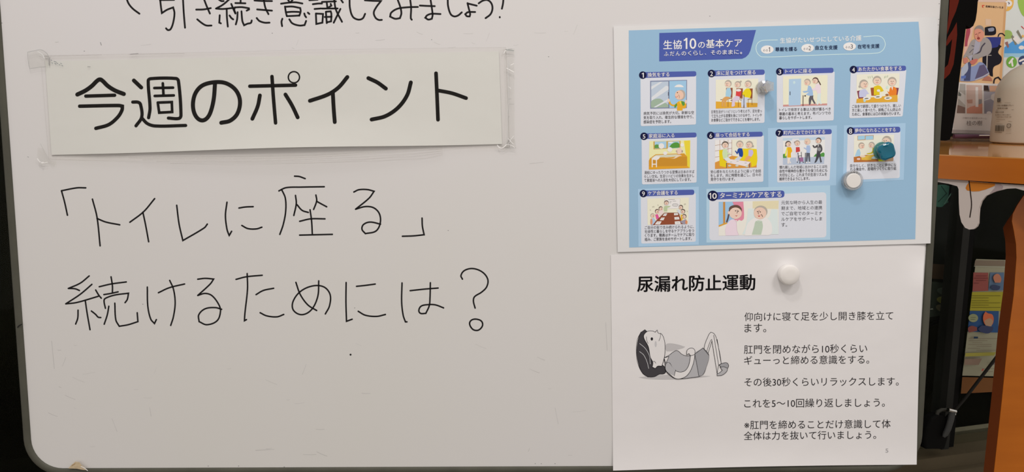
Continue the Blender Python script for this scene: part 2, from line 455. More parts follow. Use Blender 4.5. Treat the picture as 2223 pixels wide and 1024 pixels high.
def S0(px, py, L): return B(px, py, L)            # the bare board
def script(strokes, o, w, name='handwriting', label=None, dots=(), groups=None):
    a = Art(S0, 0.00006, 0.0)
    a.at(*o)
    for s_ in strokes:
        if isinstance(s_[0], str): a.at(*s_[1]); continue
        a.line(s_, w, None)
    for d in dots: a.ell(d[0], d[1], d[2], d[2], None, n=12)
    ob = a.build(name, INK, board)
    if label: ob['label'] = label
C3, C4, C7, C8, C1, C2 = (100, 360, 2.694), (580, 360, 2.4389), (340, 0, 5.293), (740, 0, 5.85), (0, 0, 2.5607), (540, 0, 2.5606)
H = 'handwritten_character'
line_top = [  # (frame, strokes) per character
 (C1, [[(703, -10), (715, 20), (738, 48), (775, 76)]]),
 (C7, [[(40, -8), (50, 80), (60, 150), (120, 112), (190, 85), (205, 150), (190, 260), (160, 335), (130, 345), (108, 325)], [(38, 0), (200, -2)], [(303, -8), (312, 150), (326, 318)]]),
 (C7, [[(545, -8), (575, 70), (612, 155)], [(455, 110), (540, 108), (622, 93)], [(467, 222), (520, 265), (570, 292), (630, 293)]]),
 (C7, [[(715, -5), (745, 12), (770, 12)], [(835, -8), (760, 55), (682, 98), (760, 103), (885, 90)], [(858, 45), (880, 100), (905, 155)], [(805, 108), (808, 200), (818, 305)], [(725, 175), (720, 260), (738, 268)], [(838, 178), (860, 208), (880, 222)],
       [(965, -8), (965, 30)], [(905, 35), (960, 36), (1020, 38)], [(905, 150), (892, 110), (900, 85), (980, 82), (1060, 95), (1062, 108), (1035, 122)], [(930, 140), (925, 220), (910, 280)], [(975, 130), (985, 240), (1005, 290), (1045, 272), (1083, 262), (1093, 235)]]),
 (C7, [[(1125, 5), (1200, 10), (1325, 12)], [(1230, -6), (1250, 90), (1285, 162)], [(1155, 108), (1240, 115), (1325, 122)], [(1150, 207), (1180, 240), (1240, 260), (1297, 260)]]),
 (C7, [[(1430, 42), (1520, 30), (1600, 27), (1675, 40)], [(1508, -5), (1522, 15)], [(1565, -5), (1540, 25)], [(1475, 75), (1485, 140), (1495, 182)], [(1475, 78), (1560, 75), (1650, 92), (1655, 130), (1640, 180)], [(1490, 140), (1560, 135), (1635, 137)], [(1497, 185), (1570, 182), (1638, 178)],
       [(1445, 215), (1435, 250), (1442, 300)], [(1525, 222), (1560, 268), (1640, 293), (1700, 288), (1718, 240)], [(1697, 155), (1705, 180), (1718, 198)], [(1738, 145), (1755, 160)]]),
 (C7, [[(1755, 2), (1850, -4)], [(1795, 48), (1860, 40), (1900, 40)], [(1815, 103), (1890, 97)], [(1830, 155), (1835, 275), (1905, 260), (1912, 160), (1830, 155)], [(1900, 22), (2060, 15)], [(1955, 30), (1962, 88)], [(2000, 45), (2008, 65), (1980, 82)], [(1900, 98), (2080, 97)],
       [(1945, 140), (1955, 265)], [(1945, 135), (2000, 130), (2008, 160), (2005, 245), (1960, 255)], [(1932, 195), (2010, 192)], [(2040, -6), (2060, 110), (2130, 250)], [(2112, 102), (2035, 260)], [(2118, -4), (2140, 28)]]),
 (C8, [[(110, -8), (115, 100), (150, 210), (215, 248), (275, 235), (308, 175)]]),
 (C8, [[(305, 3), (400, 10), (510, 12), (450, 90), (418, 160), (440, 225), (480, 252), (520, 252)]]),
 (C8, [[(720, -8), (755, 90), (768, 170), (750, 230), (690, 238), (625, 210), (640, 160), (720, 110), (850, 92), (978, 88)], [(880, -8), (892, 100), (888, 230), (900, 250)]]),
 (C8, [[(1003, 70), (1100, 75), (1192, 78)], [(1138, -8), (1152, 80), (1165, 190), (1155, 238), (1110, 248), (1072, 225), (1095, 195), (1150, 175), (1265, 178)]]),
 (C8, [[(1357, -8), (1362, 80), (1395, 180), (1440, 208), (1490, 195), (1535, 157)]]),
 (C8, [[(1608, 40), (1625, 110), (1642, 180), (1635, 208), (1600, 205), (1580, 180), (1612, 155), (1705, 152)], [(1615, 45), (1725, 72)]]),
 (C8, [[(1750, 42), (1800, 10), (1860, 0), (1910, 40), (1925, 110), (1900, 180), (1838, 230)]]),
 (C8, [[(2064, -8), (2058, 50), (2045, 110)], [(2018, 216), (2018, 220)]])]
line_mid = [
 (C3, [[(232, 128), (180, 128), (90, 145)], [(90, 145), (108, 210), (125, 288)]]),
 (C3, [[(271, 194), (298, 300), (316, 467)], [(298, 307), (350, 328), (431, 344)]]),
 (C3, [[(635, 191), (570, 268), (490, 329)], [(566, 270), (582, 345), (600, 443)]]),
 (C3, [[(764, 230), (778, 340), (800, 436), (925, 362), (943, 340)]]),
 (C3, [[(1058, 212), (1049, 290), (1058, 370), (1071, 407), (1085, 382)], [(1128, 246), (1165, 240), (1211, 238)], [(1145, 348), (1180, 366), (1230, 368), (1262, 358)]]),
 (C4, [[(145, 54), (170, 56), (201, 67)], [(62, 132), (100, 115), (180, 112), (302, 110)], [(76, 124), (96, 170), (98, 240), (85, 310), (67, 362)], [(150, 156), (154, 200), (141, 262)], [(158, 205), (185, 235), (218, 246)],
       [(258, 154), (262, 185), (246, 230)], [(262, 187), (285, 200), (315, 216)], [(227, 232), (235, 290), (239, 360)], [(172, 293), (230, 280), (306, 280)], [(172, 366), (260, 364), (345, 362)]]),
 (C4, [[(459, 138), (485, 126), (530, 125), (566, 134), (540, 170), (468, 229), (520, 215), (565, 222), (595, 255), (598, 305), (575, 345), (520, 358), (502, 335), (510, 310), (545, 297), (600, 308)]]),
 (C4, [[(820, 276), (822, 320), (831, 364), (775, 370), (716, 372)]])]
line_low = [
 (C3, [[(252, 643), (200, 685), (130, 716), (170, 718), (195, 728)], [(268, 692), (200, 750), (115, 806), (180, 798), (305, 762)], [(290, 725), (308, 755), (323, 773)], [(229, 785), (240, 860), (257, 957)], [(187, 843), (185, 890), (173, 924)], [(265, 848), (290, 868), (305, 884), (320, 886)],
       [(380, 648), (388, 700), (388, 738)], [(311, 706), (380, 690), (469, 678)], [(338, 752), (380, 745), (421, 736)], [(347, 832), (339, 790), (345, 775), (400, 755), (482, 744), (475, 780), (462, 799)], [(367, 820), (358, 870), (340, 925)], [(402, 802), (408, 900), (428, 937), (480, 928), (537, 910), (533, 858)]]),
 (C3, [[(592, 708), (595, 820), (612, 895), (634, 921), (645, 898)], [(657, 741), (720, 712), (810, 690)], [(723, 669), (745, 720), (755, 800), (745, 880), (729, 932)]]),
 (C3, [[(887, 662), (930, 657), (980, 661), (960, 690), (887, 757), (930, 745), (970, 758), (1010, 810), (1020, 850), (1000, 905), (940, 928), (895, 910), (893, 870), (930, 835), (990, 828), (1027, 838)]]),
 (C3, [[(1111, 663), (1170, 648), (1264, 639)], [(1176, 629), (1178, 720), (1163, 860), (1160, 905), (1172, 898)], [(1228, 752), (1270, 728), (1331, 715)], [(1252, 858), (1290, 876), (1350, 882), (1390, 868)]]),
 (C4, [[(152, 616), (175, 680), (215, 735), (262, 765)], [(273, 608), (268, 690), (235, 760), (185, 787), (140, 765), (136, 720), (175, 665), (240, 635), (300, 640), (333, 680), (330, 740), (308, 783)]]),
 (C4, [[(418, 617), (417, 720), (420, 822), (450, 811)], [(473, 637), (520, 632), (572, 625)], [(482, 769), (520, 790), (580, 796), (626, 786)]]),
 (C4, [[(714, 619), (712, 720), (720, 790), (732, 825), (740, 825)], [(757, 660), (830, 652), (905, 646)], [(864, 618), (862, 700), (858, 740), (840, 780), (812, 780), (803, 765), (815, 742), (850, 734), (890, 735), (934, 751)]]),
 (C4, [[(1034, 599), (1026, 580), (1045, 553), (1090, 543), (1140, 562), (1168, 600), (1162, 640), (1135, 668), (1098, 692), (1092, 715), (1101, 752)], [(1078, 852), (1072, 830), (1085, 814), (1110, 811), (1135, 822), (1140, 845), (1120, 868), (1095, 868), (1078, 852)]])]
for chars, wd in ((line_top, 4.1), (line_mid, 3.5), (line_low, 3.4)):
    for fr, strokes in chars: script(strokes, fr, wd, H)
# stray dots, scuffs and rubbed-out traces on the enamel
SCUFF = material('old_marker_trace', alb((150, 145, 142), 0.7), 0.6, noise=0.3, nscale=40)
FAINT = material('faint_scuff', alb((193, 186, 180), 0.77), 0.5, noise=0.2, nscale=40)
a = Art(S0, 0.00005, 0.0)
for x, y, r_ in [(761, 769.5, 2.2)]: a.ell(x, y, r_, r_, None, n=10)
a.build('ink_dot', INK, board)
a = Art(S0, 0.00004, 0.0)
for x, y in [(591, 72), (937, 86), (2039, 8), (2038, 42), (2037, 54), (2038, 67), (1191, 123), (183, 111), (1541, 35), (310, 660), (770, 668), (973, 500), (518, 1011), (617, 1013), (1162, 1006), (1175, 1006), (1205, 1006), (452, 1011), (4, 50)]:
    a.ell(x, y, 1.3, 0.9, None, n=8)
for l in [[(218, 92), (220, 98)], ]: a.line(l, 1.4, None, sm=False)
a2 = Art(S0, 0.0029, 0.0)
a2.line([(38, 710), (42, 706), (47, 704)], 2.0, None, sm=False); a2.build('rim_mark', INK, board)
a.build('marker_speck', SCUFF, board)['kind'] = 'stuff'
a = Art(S0, 0.00003, 0.0)
rnd = random.Random(9)
for _ in range(46):
    x, y = rnd.uniform(60, 1300), rnd.uniform(740, 1000)
    if rnd.random() < 0.3: y = rnd.uniform(60, 110)
    L_ = rnd.uniform(5, 30); t = rnd.choice((0, 0.1, 1.2, -0.4))
    a.line([(x, y), (x + L_ * 0.5 * math.cos(t), y - L_ * 0.5 * math.sin(t) + 0.6), (x + L_ * math.cos(t), y - L_ * math.sin(t))], rnd.uniform(0.5, 1.1), None)
for l in [[(555, 977), (595, 975)], [(325, 884), (328, 903)], [(243, 908), (254, 936)], [(112, 740), (118, 800)], [(180, 812), (206, 808)], [(1205, 885), (1212, 920)], [(1150, 355), (1180, 352)], [(1315, 700), (1318, 760)]]: a.line(l, 1.1, None, sm=False)
a.build('scuff', FAINT, board)['kind'] = 'stuff'
# chipped enamel and torn tape at the bottom left corner
tape_rip = empty('torn_tape', B(168, 1010, 0.001), 'small torn scrap of beige tape on the bottom edge of the whiteboard', 'tape')
MB().prism([B(x, y, 0.0035) for x, y in [(148, 1016), (155, 1009), (163, 1002), (172, 1003), (177, 1010), (184, 1015), (189, 1020), (178, 1019), (168, 1017)]], -BN * 0.0004).build('scrap', material('aged_tape', alb((196, 172, 138)), 0.5, noise=0.3, nscale=200), tape_rip)
a = Art(lambda x, y, L: B(x, y, 0.0036 + L), 0.0001); a.at(0, 0, 1)
a.line([(176, 1012), (184, 1016), (190, 1021)], 1.6, (225, 222, 215)); a.line([(156, 1010), (163, 1006)], 1.2, (150, 120, 85)); a.build('crease', PRINT, tape_rip)

# ================================================================== TITLE STRIP AND ITS FILM
def gs(x, x0, s_): return math.exp(-((x - x0) / s_) ** 2)
def d_strip(px, py):
    t = max(0.0, min(1.0, (py - 230) / 100.0))
    return 0.0006 + 0.0045 * t * t * gs(px, 640, 300) + 0.0008 * t * gs(px, 220, 60) + 0.0003
def S1(px, py, L): return B(px, py, d_strip(px, py) + L)
strip = sheet('title_strip', S1, ((98, 133), (1083, 111), (1090, 312), (112, 336)), 48, 10, 0.00025, (200, 195, 187), PAPER,
              wob=lambda a_, b_: (0, -2.2 * math.sin(a_ * math.pi) * b_ + (1.2 * math.sin(a_ * 9) * b_)))
tag(strip, 'long white paper strip with bold black title lettering, taped across the whiteboard', 'sign')
a = Art(S1, 0.00008, 0.0)
INK1 = (10, 7, 5)
T = [(C1, 9.2, [[(430, 525), (475, 503), (510, 478), (545, 445), (562, 443), (600, 478), (640, 503), (688, 522)]]), (C1, 7.6, [[(477, 534), (637, 529)]]),
     (C1, 7.8, [[(443, 590), (660, 586), (680, 590), (678, 612), (655, 650), (605, 692), (533, 713)]]),
     (C1, 8.6, [[(744, 447), (785, 486)]]), (C1, 7.2, [[(738, 567), (768, 568), (781, 580), (788, 650), (756, 699)], [(788, 655), (820, 687), (865, 700), (1032, 697)], [(826, 654), (834, 600), (824, 448), (838, 437), (978, 436), (992, 450), (1006, 640), (995, 658), (936, 656)]]),
     (C1, 6.0, [[(858, 489), (962, 487)], [(905, 463), (909, 530)], [(860, 533), (966, 530)], [(877, 570), (955, 567), (957, 622), (885, 626), (877, 570)]]),
     (C1, 9.0, [[(1195, 467), (1188, 550), (1172, 618), (1152, 655), (1125, 669), (1098, 657), (1078, 622), (1073, 570), (1088, 515), (1125, 475), (1190, 457), (1255, 462), (1310, 500), (1334, 560), (1320, 630), (1280, 670), (1230, 682)]]),
     (C2, 7.8, [[(6, 479), (260, 473)], [(129, 425), (137, 540), (149, 683)]]), (C2, 8.4, [[(62, 530), (50, 590), (20, 660)], [(204, 525), (240, 585), (272, 652)]]),
     (C2, 8.6, [[(548, 428), (500, 485), (440, 525), (340, 560)], [(467, 510), (472, 600), (478, 678)], [(665, 434), (715, 458), (762, 492)], [(901, 458), (880, 530), (830, 598), (760, 645), (683, 664)]]),
     (C2, 8.2, [[(1041, 407), (1047, 540), (1052, 665)], [(1055, 503), (1130, 518), (1208, 545)]]),
     (C2, 3.2, [[(251 + 31 * math.cos(t), 429 + 31 * math.sin(t)) for t in [2 * math.pi * k / 16 for k in range(17)]]])]
for fr, wd, st_ in T:
    a.at(*fr)
    for s_ in st_: a.line(s_, wd, INK1)
a.build('title_lettering', PRINT, strip)
film = empty('clear_film', B(600, 230, 0.001), 'clear plastic film taped over the title strip, wavy along its lower edge', 'film')
def d_film(px, py):
    t = max(0.0, min(1.0, (py - 225) / 120.0))
    return d_strip(px, min(py, 330)) + 0.0008 + 0.0012 * t * t * gs(px, 640, 330) + 0.0004 * (1 + math.sin(py * 0.16 + px * 0.004)) * max(0, (py - 300) / 50)
sheet('film_sheet', lambda x, y, L: B(x, y, d_film(x, y) + L), ((97, 121), (1098, 103), (1106, 320), (106, 345)), 60, 26, 0.0001, (230, 230, 230), FILM, film,
      wob=lambda a_, b_: (0, (13 * gs(a_, 0.42, 0.32) + 2 * math.sin(a_ * 14)) * b_ ** 3))
EDGE = film_material('film_edge_shade', (0.91, 0.905, 0.90), 0.05, 0.03, 0.2)
a = Art(lambda x, y, L: B(x, y, d_film(x, y) + 0.0002), 0.0, 0.0)
for l, wd in [([(97, 121), (300, 117), (700, 108), (1098, 103)], 1.4), ([(106, 345), (250, 350), (420, 356), (560, 357), (750, 350), (900, 335), (1010, 322), (1106, 319)], 1.0),
              ([(112, 340), (300, 343), (500, 344), (760, 338), (960, 324)], 1.0), ([(90, 145), (98, 250), (106, 345)], 1.4), ([(110, 347), (330, 350), (520, 350), (800, 341)], 0.8),
              ([(1098, 104), (1102, 210), (1106, 320)], 1.2)]:
    a.line(l, wd, None)
for l in [[(97, 122), (220, 119)], [(280, 118), (400, 116)]]: a.line(l, 2.5, None)
for k_ in range(5):  # grey bands painted as shading along the film's lower ripples
    yy = 333 + k_ * 4.2
    a.line([(250 + 30 * k_, yy + 5), (400, yy + 8 - k_), (560, yy + 6 + 2 * math.sin(k_)), (700, yy + 3), (820 + 25 * k_, yy - 6), (960, yy - 14)], 1.8, None)
a.build('film_edge_shade', EDGE, film)
a = Art(lambda x, y, L: B(x, y, d_film(x, y) + 0.0004 + L), 0.0)
for x_, y_ in ((112, 136), (117, 133), (120, 134), (123, 137), (128, 140), (131, 137), (134, 142), (119, 138), (110, 130)): a.line([(x_, y_), (x_ + 2.5, y_ + 1.2)], 0.9, (90, 98, 104), sm=False)
for l in [[(283, 118), (290, 117), (300, 116)], [(190, 145), (196, 145)], [(108, 124), (107, 142)], [(60, 340), (62, 341)]]: a.line(l, 0.9, (110, 106, 104), sm=False)
a.build('marker_smudge', PRINT, film)['kind'] = 'stuff'
def tape(name, pts, label, lines, dirt=()):
    c = pts[0]
    t = empty(name, B(sum(p[0] for p in pts) / len(pts), sum(p[1] for p in pts) / len(pts), 0.001), label, 'tape', 'clear tape pieces holding the title strip film')
    MB().prism([B(x, y, 0.0021 + 0.0006 * math.sin(x * 1.3 + y)) for x, y in pts], -BN * 0.0001).build('tape_film', TAPE, t)
    a = Art(lambda x, y, L: B(x, y, 0.0030 + L), 0.0001)
    for l, wd, c in lines: a.line(l, wd, c)
    if lines: a.build('wrinkle', PRINT, t)
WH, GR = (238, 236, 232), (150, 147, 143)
tape('adhesive_tape', [(60, 113), (75, 110), (92, 108), (104, 116), (107, 128), (105, 142), (96, 147), (84, 146), (66, 150), (60, 130)], 'crumpled clear tape at the upper left corner of the title strip',
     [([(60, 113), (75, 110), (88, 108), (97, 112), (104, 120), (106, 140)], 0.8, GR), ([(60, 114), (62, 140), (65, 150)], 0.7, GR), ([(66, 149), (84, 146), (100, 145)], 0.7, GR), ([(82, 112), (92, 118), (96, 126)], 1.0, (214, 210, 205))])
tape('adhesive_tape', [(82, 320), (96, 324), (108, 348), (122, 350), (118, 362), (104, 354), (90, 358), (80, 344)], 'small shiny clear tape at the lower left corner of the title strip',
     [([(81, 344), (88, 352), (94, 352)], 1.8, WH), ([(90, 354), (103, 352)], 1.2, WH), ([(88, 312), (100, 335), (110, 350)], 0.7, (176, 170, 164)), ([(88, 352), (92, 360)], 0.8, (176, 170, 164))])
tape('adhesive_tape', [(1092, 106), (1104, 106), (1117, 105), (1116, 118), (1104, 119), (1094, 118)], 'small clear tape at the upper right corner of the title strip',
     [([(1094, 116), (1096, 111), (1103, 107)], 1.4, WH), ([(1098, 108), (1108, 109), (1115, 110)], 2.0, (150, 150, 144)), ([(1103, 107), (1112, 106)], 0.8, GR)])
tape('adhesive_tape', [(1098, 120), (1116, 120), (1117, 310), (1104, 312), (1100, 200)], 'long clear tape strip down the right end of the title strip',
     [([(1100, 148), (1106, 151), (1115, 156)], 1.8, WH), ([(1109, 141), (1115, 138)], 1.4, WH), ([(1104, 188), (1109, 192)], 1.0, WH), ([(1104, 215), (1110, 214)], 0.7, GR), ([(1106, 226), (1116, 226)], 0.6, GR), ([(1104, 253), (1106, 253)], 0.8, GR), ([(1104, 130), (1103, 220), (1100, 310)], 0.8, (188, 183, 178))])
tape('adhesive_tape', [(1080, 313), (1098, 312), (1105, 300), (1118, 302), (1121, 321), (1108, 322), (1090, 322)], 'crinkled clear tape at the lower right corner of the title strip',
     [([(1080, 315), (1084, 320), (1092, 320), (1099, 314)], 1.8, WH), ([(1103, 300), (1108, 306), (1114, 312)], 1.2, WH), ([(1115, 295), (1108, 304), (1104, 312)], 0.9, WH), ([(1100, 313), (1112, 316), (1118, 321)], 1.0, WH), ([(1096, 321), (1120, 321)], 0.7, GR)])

# ================================================================== BLUE POSTER
def lerp(a_, b_, t): return a_ + (b_ - a_) * t
def d_post(px, py):
    r = max(0.0, (px - 1966) / 64.0); up = max(0.0, 1 - (py - 40) / 420.0)
    return 0.0012 + r * r * (0.0032 + 0.0040 * up)
def S2(px, py, L): return B(px, py, d_post(px, py) + L)
def curl(a_, b_): return (5.5 * math.sin(min(1, b_ * 2.6) * math.pi) * a_ ** 6 + 4.5 * b_ * (1 - b_) * a_ ** 4, 0)
post = sheet('care_poster', S2, ((1332, 57), (2033, 37), (2020, 528), (1341, 547)), 140, 30, 0.0003, (206, 200, 195), PAPER, wob=curl)
tag(post, 'light blue printed poster with ten numbered picture cards, held by three magnets', 'poster')
BLUE = (141, 170, 191)
a = Art(S2, 0.00010)
q = ((1365, 66), (1994, 47), (1987, 519), (1366, 537)); nx, ny = 126, 26; pts = []; fs_ = []
for j in range(ny + 1):
    for i in range(nx + 1):
        aa, bb = i / nx, j / ny
        x = lerp(lerp(q[0][0], q[1][0], aa), lerp(q[3][0], q[2][0], aa), bb); y = lerp(lerp(q[0][1], q[1][1], aa), lerp(q[3][1], q[2][1], aa), bb)
        pts.append((x + curl(aa, bb)[0], y))
for j in range(ny):
    for i in range(nx): k = j * (nx + 1) + i; fs_.append((k, k + nx + 1, k + nx + 2, k + 1))
a.raw(pts, fs_, BLUE); a.build('blue_print', PRINT, post)
# banner
a = Art(S2, 0.00014); NAVY = (72, 86, 152)
a.poly([(1431.3, 71.6), (1500, 69.5), (1570, 67.4), (1641.2, 65), (1635, 88), (1629, 110), (1625, 118), (1619, 124), (1611, 127.6), (1575, 128.8), (1500, 131), (1431, 133.2)], NAVY)
LT = (226, 226, 232)
a.at(1420, 60, 9.665)
a.text('生協', 195, 362, 580, 352, LT, 0.012); a.text('1', 622, 328, 697, 328, LT, 0.006, h=312); a.text('0', 745, 322, 882, 322, LT, 0.02, h=312)
a.text('の', 925, 360, 1063, 355, LT, 0.012); a.text('基本ケア', 1090, 340, 1845, 315, LT, 0.012)
for i, ch in enumerate('ふだんのくらしヽそのままに'):
    ch = '、' if ch == 'ヽ' else ch
    x = 255 + i * (1728 - 255) / 12.0; y = 547 - i * 3.4
    if ch == '、': a.text(ch, x - 50, y, x - 22, y, LT, 0.01, h=105)
    else: a.text(ch, x - (36 if ch in 'くし' else 47), y, x + (36 if ch in 'くし' else 47), y, LT, 0.01, h=110)
a.ell(1825, 532, 20, 22, LT); a.ell(1825, 532, 9, 11, NAVY)
a.build('title_banner', PRINT, post)['label'] = 'dark blue slanted title banner with white lettering'
a = Art(S2, 0.00014); a.at(1640, 60, 7.41); PL = (196, 215, 228)
a.line([(355, 197), (110, 207), (50, 235), (15, 290), (12, 360), (45, 430), (110, 470), (700, 452), (1300, 430), (1960, 408), (2040, 370), (2083, 300), (2082, 230), (2045, 165), (1975, 133), (1740, 146)], 1.4, PL)
a.text('生協がたいせつにしている介護', 397, 208, 1705, 165, (218, 218, 222), 0.012)
for cx, cy, nn in ((190, 352, '1'), (840, 328, '2'), (1515, 302, '3')):
    a.ell(cx, cy, 102, 66, (232, 226, 224), -2, 28)
    a.text('その', cx - 70, cy + 16, cx + 12, cy + 12, (60, 55, 60)); a.text(nn, cx + (15 if nn != '1' else 22), cy - 2, cx + (52 if nn != '1' else 44), cy - 2, (60, 55, 60), h=98)
for t_, x0, x1, y0, y1 in (('尊厳を護る', 320, 668, 348, 340), ('自立を支援', 966, 1320, 322, 315), ('在宅を支援', 1646, 1995, 303, 292)):
    a.text(t_, x0, y0, x1, y1, (22, 34, 70), 0.014)
a.build('value_caption', PRINT, post)

SK, SK2, HG, HB, OUT = (232, 190, 168), (222, 172, 150), (168, 156, 142), (90, 70, 62), (70, 55, 50)
def head(a, cx, cy, r_, hair=HG, skin=SK, face=0, bun=None, back=None):
    """round cartoon head: hair cap, face, eyes, mouth; face = -1 looks left, 1 right, 0 front"""
    a.ell(cx, cy, r_, r_ * 1.02, hair, n=20)
    if bun: a.ell(cx + bun[0], cy + bun[1], r_ * .28, r_ * .28, hair, n=10)
    a.ell(cx + face * r_ * .12, cy + r_ * .22, r_ * .86, r_ * .80, skin, n=20)
    ex = face * r_ * .35
    for s_ in (-.25, .25): a.ell(cx + ex + s_ * r_, cy + .0 * r_, r_ * .08, r_ * .11, OUT, n=8)
    a.line([(cx + ex, cy), (cx + ex + face * r_ * .1, cy + r_ * .28), (cx + ex - r_ * .05, cy + r_ * .3)], 0.5, OUT)
    a.line([(cx + ex - r_ * .22, cy + r_ * .50), (cx + ex, cy + r_ * .6), (cx + ex + r_ * .22, cy + r_ * .48)], 0.8, (190, 60, 60))
def pic1(a):
    a.quad((230, 258), (815, 243), (812, 690), (230, 700), (122, 128, 150)); a.quad((535, 262), (803, 255), (800, 682), (535, 688), (150, 184, 218)); a.quad((245, 275), (520, 268), (518, 680), (245, 685), (178, 186, 196))
    a.spoly([(245, 590), (300, 550), (370, 540), (420, 560), (460, 600), (517, 640), (517, 680), (245, 685)], (150, 166, 144))
    for p in ([(245, 400), (245, 350), (390, 275), (430, 275)], [(250, 575), (250, 520), (480, 335), (530, 350), (520, 400)], [(320, 680), (280, 680), (517, 545), (517, 580)]): a.poly(p, (206, 205, 205))
    a.spoly([(610, 358), (650, 325), (700, 318), (745, 335), (765, 360)], (222, 224, 228)); a.line([(525, 268), (528, 690)], 1.0, (100, 105, 125), sm=False); a.line([(518, 440), (518, 490)], 1.2, (60, 60, 70))
    a.spoly([(655, 730), (660, 660), (610, 665), (545, 640), (522, 585), (545, 575), (570, 625), (620, 632), (680, 585), (730, 575), (780, 600), (805, 640), (790, 690), (745, 695), (745, 728)], (216, 158, 40))
    a.poly([(720, 580), (775, 590), (780, 640), (750, 660), (730, 620)], (84, 140, 60)); a.poly([(615, 650), (650, 610), (660, 640), (640, 680), (615, 685)], (84, 140, 60)); a.poly([(690, 580), (720, 580), (722, 640), (700, 610)], (236, 200, 60))
    a.ell(522, 570, 18, 30, SK); a.ell(797, 590, 16, 32, SK)
    a.ell(722, 480, 68, 80, (176, 160, 146)); a.ell(692, 485, 68, 74, (228, 182, 158)); a.ell(662, 445, 9, 9, OUT); a.line([(630, 512), (655, 515), (672, 500)], 0.8, (180, 60, 60)); a.line([(680, 480), (695, 510), (690, 535)], 0.6, OUT)
def pic2(a):
    a.quad((175, 240), (850, 222), (838, 610), (175, 590), (232, 220, 190)); a.quad((175, 586), (838, 612), (835, 675), (175, 700), (214, 158, 52))
    for dx, dy in ((0, 0), (162, 8), (318, 10)):
        a.quad((338 + dx, 370 + dy), (443 + dx, 370 + dy), (438 + dx, 525 + dy), (345 + dx, 525 + dy), (140, 76, 48)); a.line([(425 + dx, 535 + dy), (250 + dx, 560 + dy)], 1.2, (110, 60, 40)); a.line([(372 + dx, 540), (370 + dx, 670)], 1.0, (130, 80, 40), sm=False); a.line([(430 + dx, 520), (432 + dx, 640)], 0.8, (130, 80, 40), sm=False)
    a.spoly([(350, 375), (405, 372), (422, 440), (410, 520), (330, 530), (335, 440)], (158, 192, 222)); a.spoly([(330, 510), (410, 520), (350, 570), (330, 640), (345, 665), (315, 672), (305, 570), (290, 650), (300, 665), (268, 665), (275, 560)], (206, 152, 90))
    a.spoly([(500, 395), (560, 392), (578, 430), (555, 510), (490, 515)], (206, 66, 66)); a.ell(535, 408, 42, 20, (236, 230, 226)); a.spoly([(490, 500), (555, 510), (545, 560), (480, 590), (478, 650), (450, 668), (425, 668), (440, 560)], (206, 186, 200))
    a.spoly([(655, 385), (705, 382), (738, 450), (720, 530), (650, 520), (598, 470), (612, 430)], (222, 196, 30)); a.spoly([(640, 520), (715, 530), (665, 575), (665, 680), (630, 685), (625, 590), (610, 680), (580, 675), (585, 560)], (196, 196, 206)); a.line([(622, 480), (622, 685)], 1.3, (40, 40, 50), sm=False)
    head(a, 372, 300, 54, face=-1); head(a, 525, 312, 50, face=-1, bun=(48, -44)); head(a, 690, 305, 54, face=-1)
def pic3(a):
    a.quad((150, 190), (885, 172), (878, 668), (152, 690), (236, 222, 186)); a.quad((152, 662), (878, 640), (876, 670), (152, 692), (196, 138, 130)); a.quad((248, 240), (450, 232), (440, 670), (244, 678), (166, 188, 212)); a.line([(266, 448), (266, 500)], 1.6, (60, 60, 70)); a.ell(335, 295, 20, 24, (188, 206, 224))
    a.spoly([(600, 500), (650, 505), (650, 560), (690, 640), (665, 650), (620, 575), (600, 660), (578, 665), (575, 570)], (92, 88, 92)); a.spoly([(565, 345), (605, 360), (640, 440), (645, 510), (590, 515), (525, 495), (580, 450), (500, 465), (470, 440), (550, 430)], (150, 176, 204)); a.line([(482, 510), (480, 680)], 1.6, (70, 45, 40), sm=False); a.ell(515, 515, 14, 12, (50, 40, 40))
    a.spoly([(720, 470), (775, 470), (770, 560), (790, 650), (765, 655), (740, 580), (730, 660), (705, 660)], (204, 214, 216)); a.spoly([(700, 320), (745, 320), (770, 380), (775, 475), (715, 475), (700, 420), (650, 430), (620, 400), (670, 385)], (230, 200, 204))
    a.line([(735, 270), (752, 300), (768, 330)], 2.4, (84, 62, 56)); head(a, 552, 288, 55, face=-1); head(a, 685, 262, 52, hair=(86, 64, 58), face=-1)
